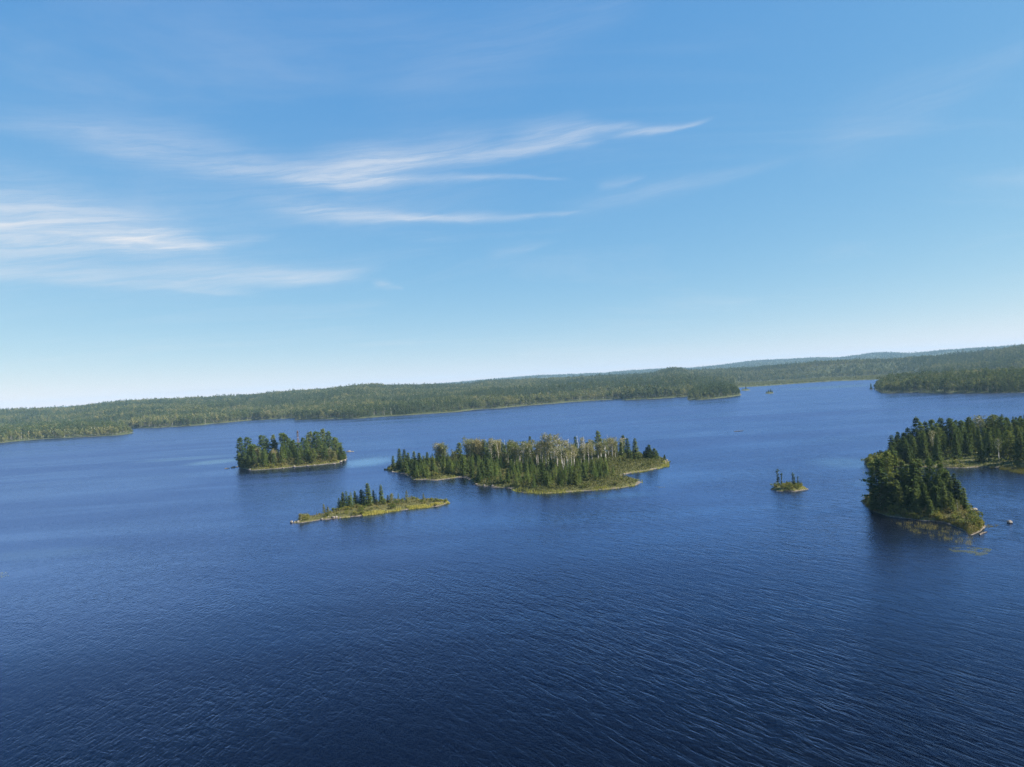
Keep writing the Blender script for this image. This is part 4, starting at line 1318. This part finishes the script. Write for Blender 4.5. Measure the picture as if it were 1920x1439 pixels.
for i, (zx, zy, w) in enumerate([(470, 696, 1.8), (560, 692, 1.3), (900, 676, 1.3), (1040, 658, 2.0), (1210, 645, 1.4), (1300, 636, 1.4), (1555, 622, 1.8), (1640, 596, 2.2), (1690, 578, 2.0)]):
    rock(400 + zx / 6.857, 780 + zy / 6.857, w, w * 0.6, w, '%s shore rock from the left along the front of the pine-covered island' % ORD[i], 'shore rocks of the pine-covered island', 0.2)

# driftwood
for (px, py, L, ang, lab) in ((1385, 809, 7.0, 0.05, 'dark log afloat in open water right of the middle island'), (1843, 1001, 4.0, 0.6, 'grey log lying in the water by the tip of the near wooded island')):
    x, y = ground(px, py)
    P = [(-L / 2, 0, 0.05, 0.2), (-L * 0.15, 0.15, 0.12, 0.22), (L * 0.2, 0.05, 0.12, 0.19), (L / 2, -0.1, 0.08, 0.1)]
    stub = [(L * 0.1, 0.05, 0.1, 0.07), (L * 0.16, 0.4, 0.5, 0.03)]
    ob = link('driftwood_log', trunk_mesh('driftwood_log', [P, stub], M['bark']))
    ob.location = (x, y, 0)
    ob.rotation_euler = (0, 0, ang)
    tag(ob, lab, 'log')


# ------------------------------------------------------------------ sedge and reeds
def blades(name, P, hmin, hmax, w, mat, label):
    P = np.asarray(P)
    n = len(P)
    a = rng.uniform(0, 6.28, n)
    h = rng.uniform(hmin, hmax, n)
    s = np.stack([np.cos(a), np.sin(a), 0 * a], 1) * w / 2
    tip = P + np.stack([rng.normal(0, 0.22, n) * h, rng.normal(0, 0.22, n) * h, h], 1)
    T = np.stack([P - s, P + s, tip], 1)
    ob = link(name, mesh_from(name, T.reshape(-1, 3), np.arange(n * 3).reshape(-1, 3), M[mat]))
    tag(ob, label, 'grass', None, 'stuff')


def sedge_on(land, n, dmin, dmax, region=None):
    x = rng.uniform(land.lo[0], land.hi[0], n * 12)
    y = rng.uniform(land.lo[1], land.hi[1], n * 12)
    d = land.sdf(x, y)
    ok = (d > dmin) & (d < dmin + (dmax - dmin) * np.clip(fbm(x / 7 + 4, y / 7, 3) * 2.6 - 0.75, 0, 1))
    x, y = x[ok], y[ok]
    patch = fbm(x / 4 + 9, y / 4, 2)
    k = patch > 0.42
    x, y = x[k][:n * 3], y[k][:n * 3]
    if region is not None:
        q = poly_sdf(x, y, region) > 0
        x, y = x[q], y[q]
    x, y = x[:n], y[:n]
    z = np.maximum(land.z(x, y) - 0.05, -0.1)
    return np.stack([x, y, z], 1)


lowfront = [ground(*p) for p in zoomed(*Z3, [(640, 480), (1050, 430), (1500, 372), (1830, 305), (1740, 270), (1400, 270), (1180, 330), (1000, 380), (800, 420), (640, 440)])]
blades('sedge_grass', sedge_on(isl_low, 13000, -0.9, 2.0, lowfront), 0.5, 1.0, 0.14, 'sedge', 'yellow-green sedge edging the long narrow island')
midg = [ground(*p) for p in [(960, 928), (1090, 925), (1205, 912), (1205, 900), (1160, 892), (1260, 884), (1260, 858), (1180, 864), (1130, 872), (1130, 893), (1120, 906), (1085, 914), (1000, 919), (960, 919)]]
midg2 = [ground(*p) for p in [(765, 904), (845, 902), (862, 892), (820, 891), (770, 892)]]
blades('sedge_grass', np.concatenate([sedge_on(isl_mid, 26000, -1.4, 2.2, midg), sedge_on(isl_mid, 6000, -0.5, 4.0, midg2)]), 0.5, 1.1, 0.16, 'sedge', 'yellow sedge on the grassy points of the middle island')
blades('sedge_grass', sedge_on(isl_near, 9000, 0.2, 4.0), 0.4, 1.0, 0.12, 'reed', 'brownish grass round the foot of the near wooded island')
blades('sedge_grass', sedge_on(headland, 9000, -0.6, 3.0), 0.5, 1.1, 0.16, 'reed', 'grass along the waterline of the headland')
blades('sedge_grass', sedge_on(isl_pine, 5000, 0.4, 3.0), 0.4, 0.9, 0.18, 'sedge', 'thin grass along the shore of the pine-covered island')
blades('sedge_grass', sedge_on(isl_tiny, 1500, 0.3, 5.0), 0.2, 0.5, 0.1, 'sedge', 'grass tufts on the tiny rocky islet')


def reed_bed(pix, n, hmin, hmax, label, thresh=0.45, sc=2.2, w=0.06, mat='reed'):
    poly = [ground(*p) for p in pix]
    P = np.array(poly)
    x = rng.uniform(P[:, 0].min(), P[:, 0].max(), n * 8)
    y = rng.uniform(P[:, 1].min(), P[:, 1].max(), n * 8)
    sd = poly_sdf(x, y, poly)
    ok = (sd > 0) & (fbm(x / sc, y / sc, 3) > thresh + 0.14 * np.exp(-sd / 0.8))
    x, y = x[ok][:n], y[ok][:n]
    blades('reed_bed', np.stack([x, y, 0 * x - 0.1], 1), hmin + 0.1, hmax + 0.1, w, mat, label)


reed_bed(zoomed(*Z7, [(330, 1035), (560, 1055), (800, 1075), (950, 1130), (1060, 1185), (1190, 1275), (1050, 1262), (850, 1232), (650, 1190), (450, 1115)]), 1000, 0.35, 0.9,
         'golden reeds standing in the water before the near wooded island', 0.52, 1.3, 0.06, 'reed')
reed_bed(zoomed(*Z7, [(840, 1290), (1000, 1275), (1250, 1290), (1380, 1270), (1300, 1310), (1150, 1355), (950, 1345)]), 4200, 0.04, 0.12, 'thin floating weed patch off the tip of the near wooded island', 0.44, 1.5, 0.05, 'sedge')
reed_bed(zoomed(*Z7, [(1150, 1075), (1300, 1070), (1320, 1090), (1200, 1105)]), 700, 0.05, 0.2, 'sparse weeds in the water between the lone boulder and the near island', 0.45, 1.2, 0.05)
reed_bed(zoomed(*Z7, [(1190, 560), (1535, 555), (1700, 560), (1700, 640), (1535, 625), (1350, 590)]), 9000, 0.3, 0.9, 'reed bed along the shaded shore of the headland', 0.4, 3.0, 0.09)
reed_bed([(-60, 1078), (12, 1073), (19, 1079), (0, 1088), (-60, 1094)], 1100, 0.03, 0.12, 'pale patch of weeds at the left edge of the picture', 0.36, 1.6, 0.1, 'sedge')
reed_bed(zoomed(*Z5, [(780, 830), (900, 815), (1060, 805), (1050, 825), (900, 850), (800, 850)]), 1500, 0.03, 0.1, 'floating weeds in front of the middle island', 0.46, 2.0, 0.06)
reed_bed(zoomed(*Z5, [(1650, 745), (1760, 740), (1770, 760), (1680, 765)]), 400, 0.03, 0.1, 'small patch of floating weeds right of the middle island', 0.42, 1.5, 0.06)

# ------------------------------------------------------------------ haze
bm = bmesh.new()
bmesh.ops.create_cube(bm, size=1.0)
for v in bm.verts:
    v.co = Vector((v.co.x * 17600, v.co.y * 17600, -3.5 + (v.co.z + 0.5) * 173.5))
me = bpy.data.meshes.new('haze')
bm.to_mesh(me)
bm.free()
hz, t, o = new_mat('haze_air')
pv = t.node('ShaderNodeVolumePrincipled')
pv.inputs['Color'].default_value = (0.40, 0.68, 0.97, 1.0)
pv.inputs['Density'].default_value = 6.0e-5
t.l.new(pv.outputs[0], o.inputs['Volume'])
me.materials.append(hz)
haze = link('haze', me)
tag(haze, 'thin blue summer haze over the whole lake', None, None, 'stuff')
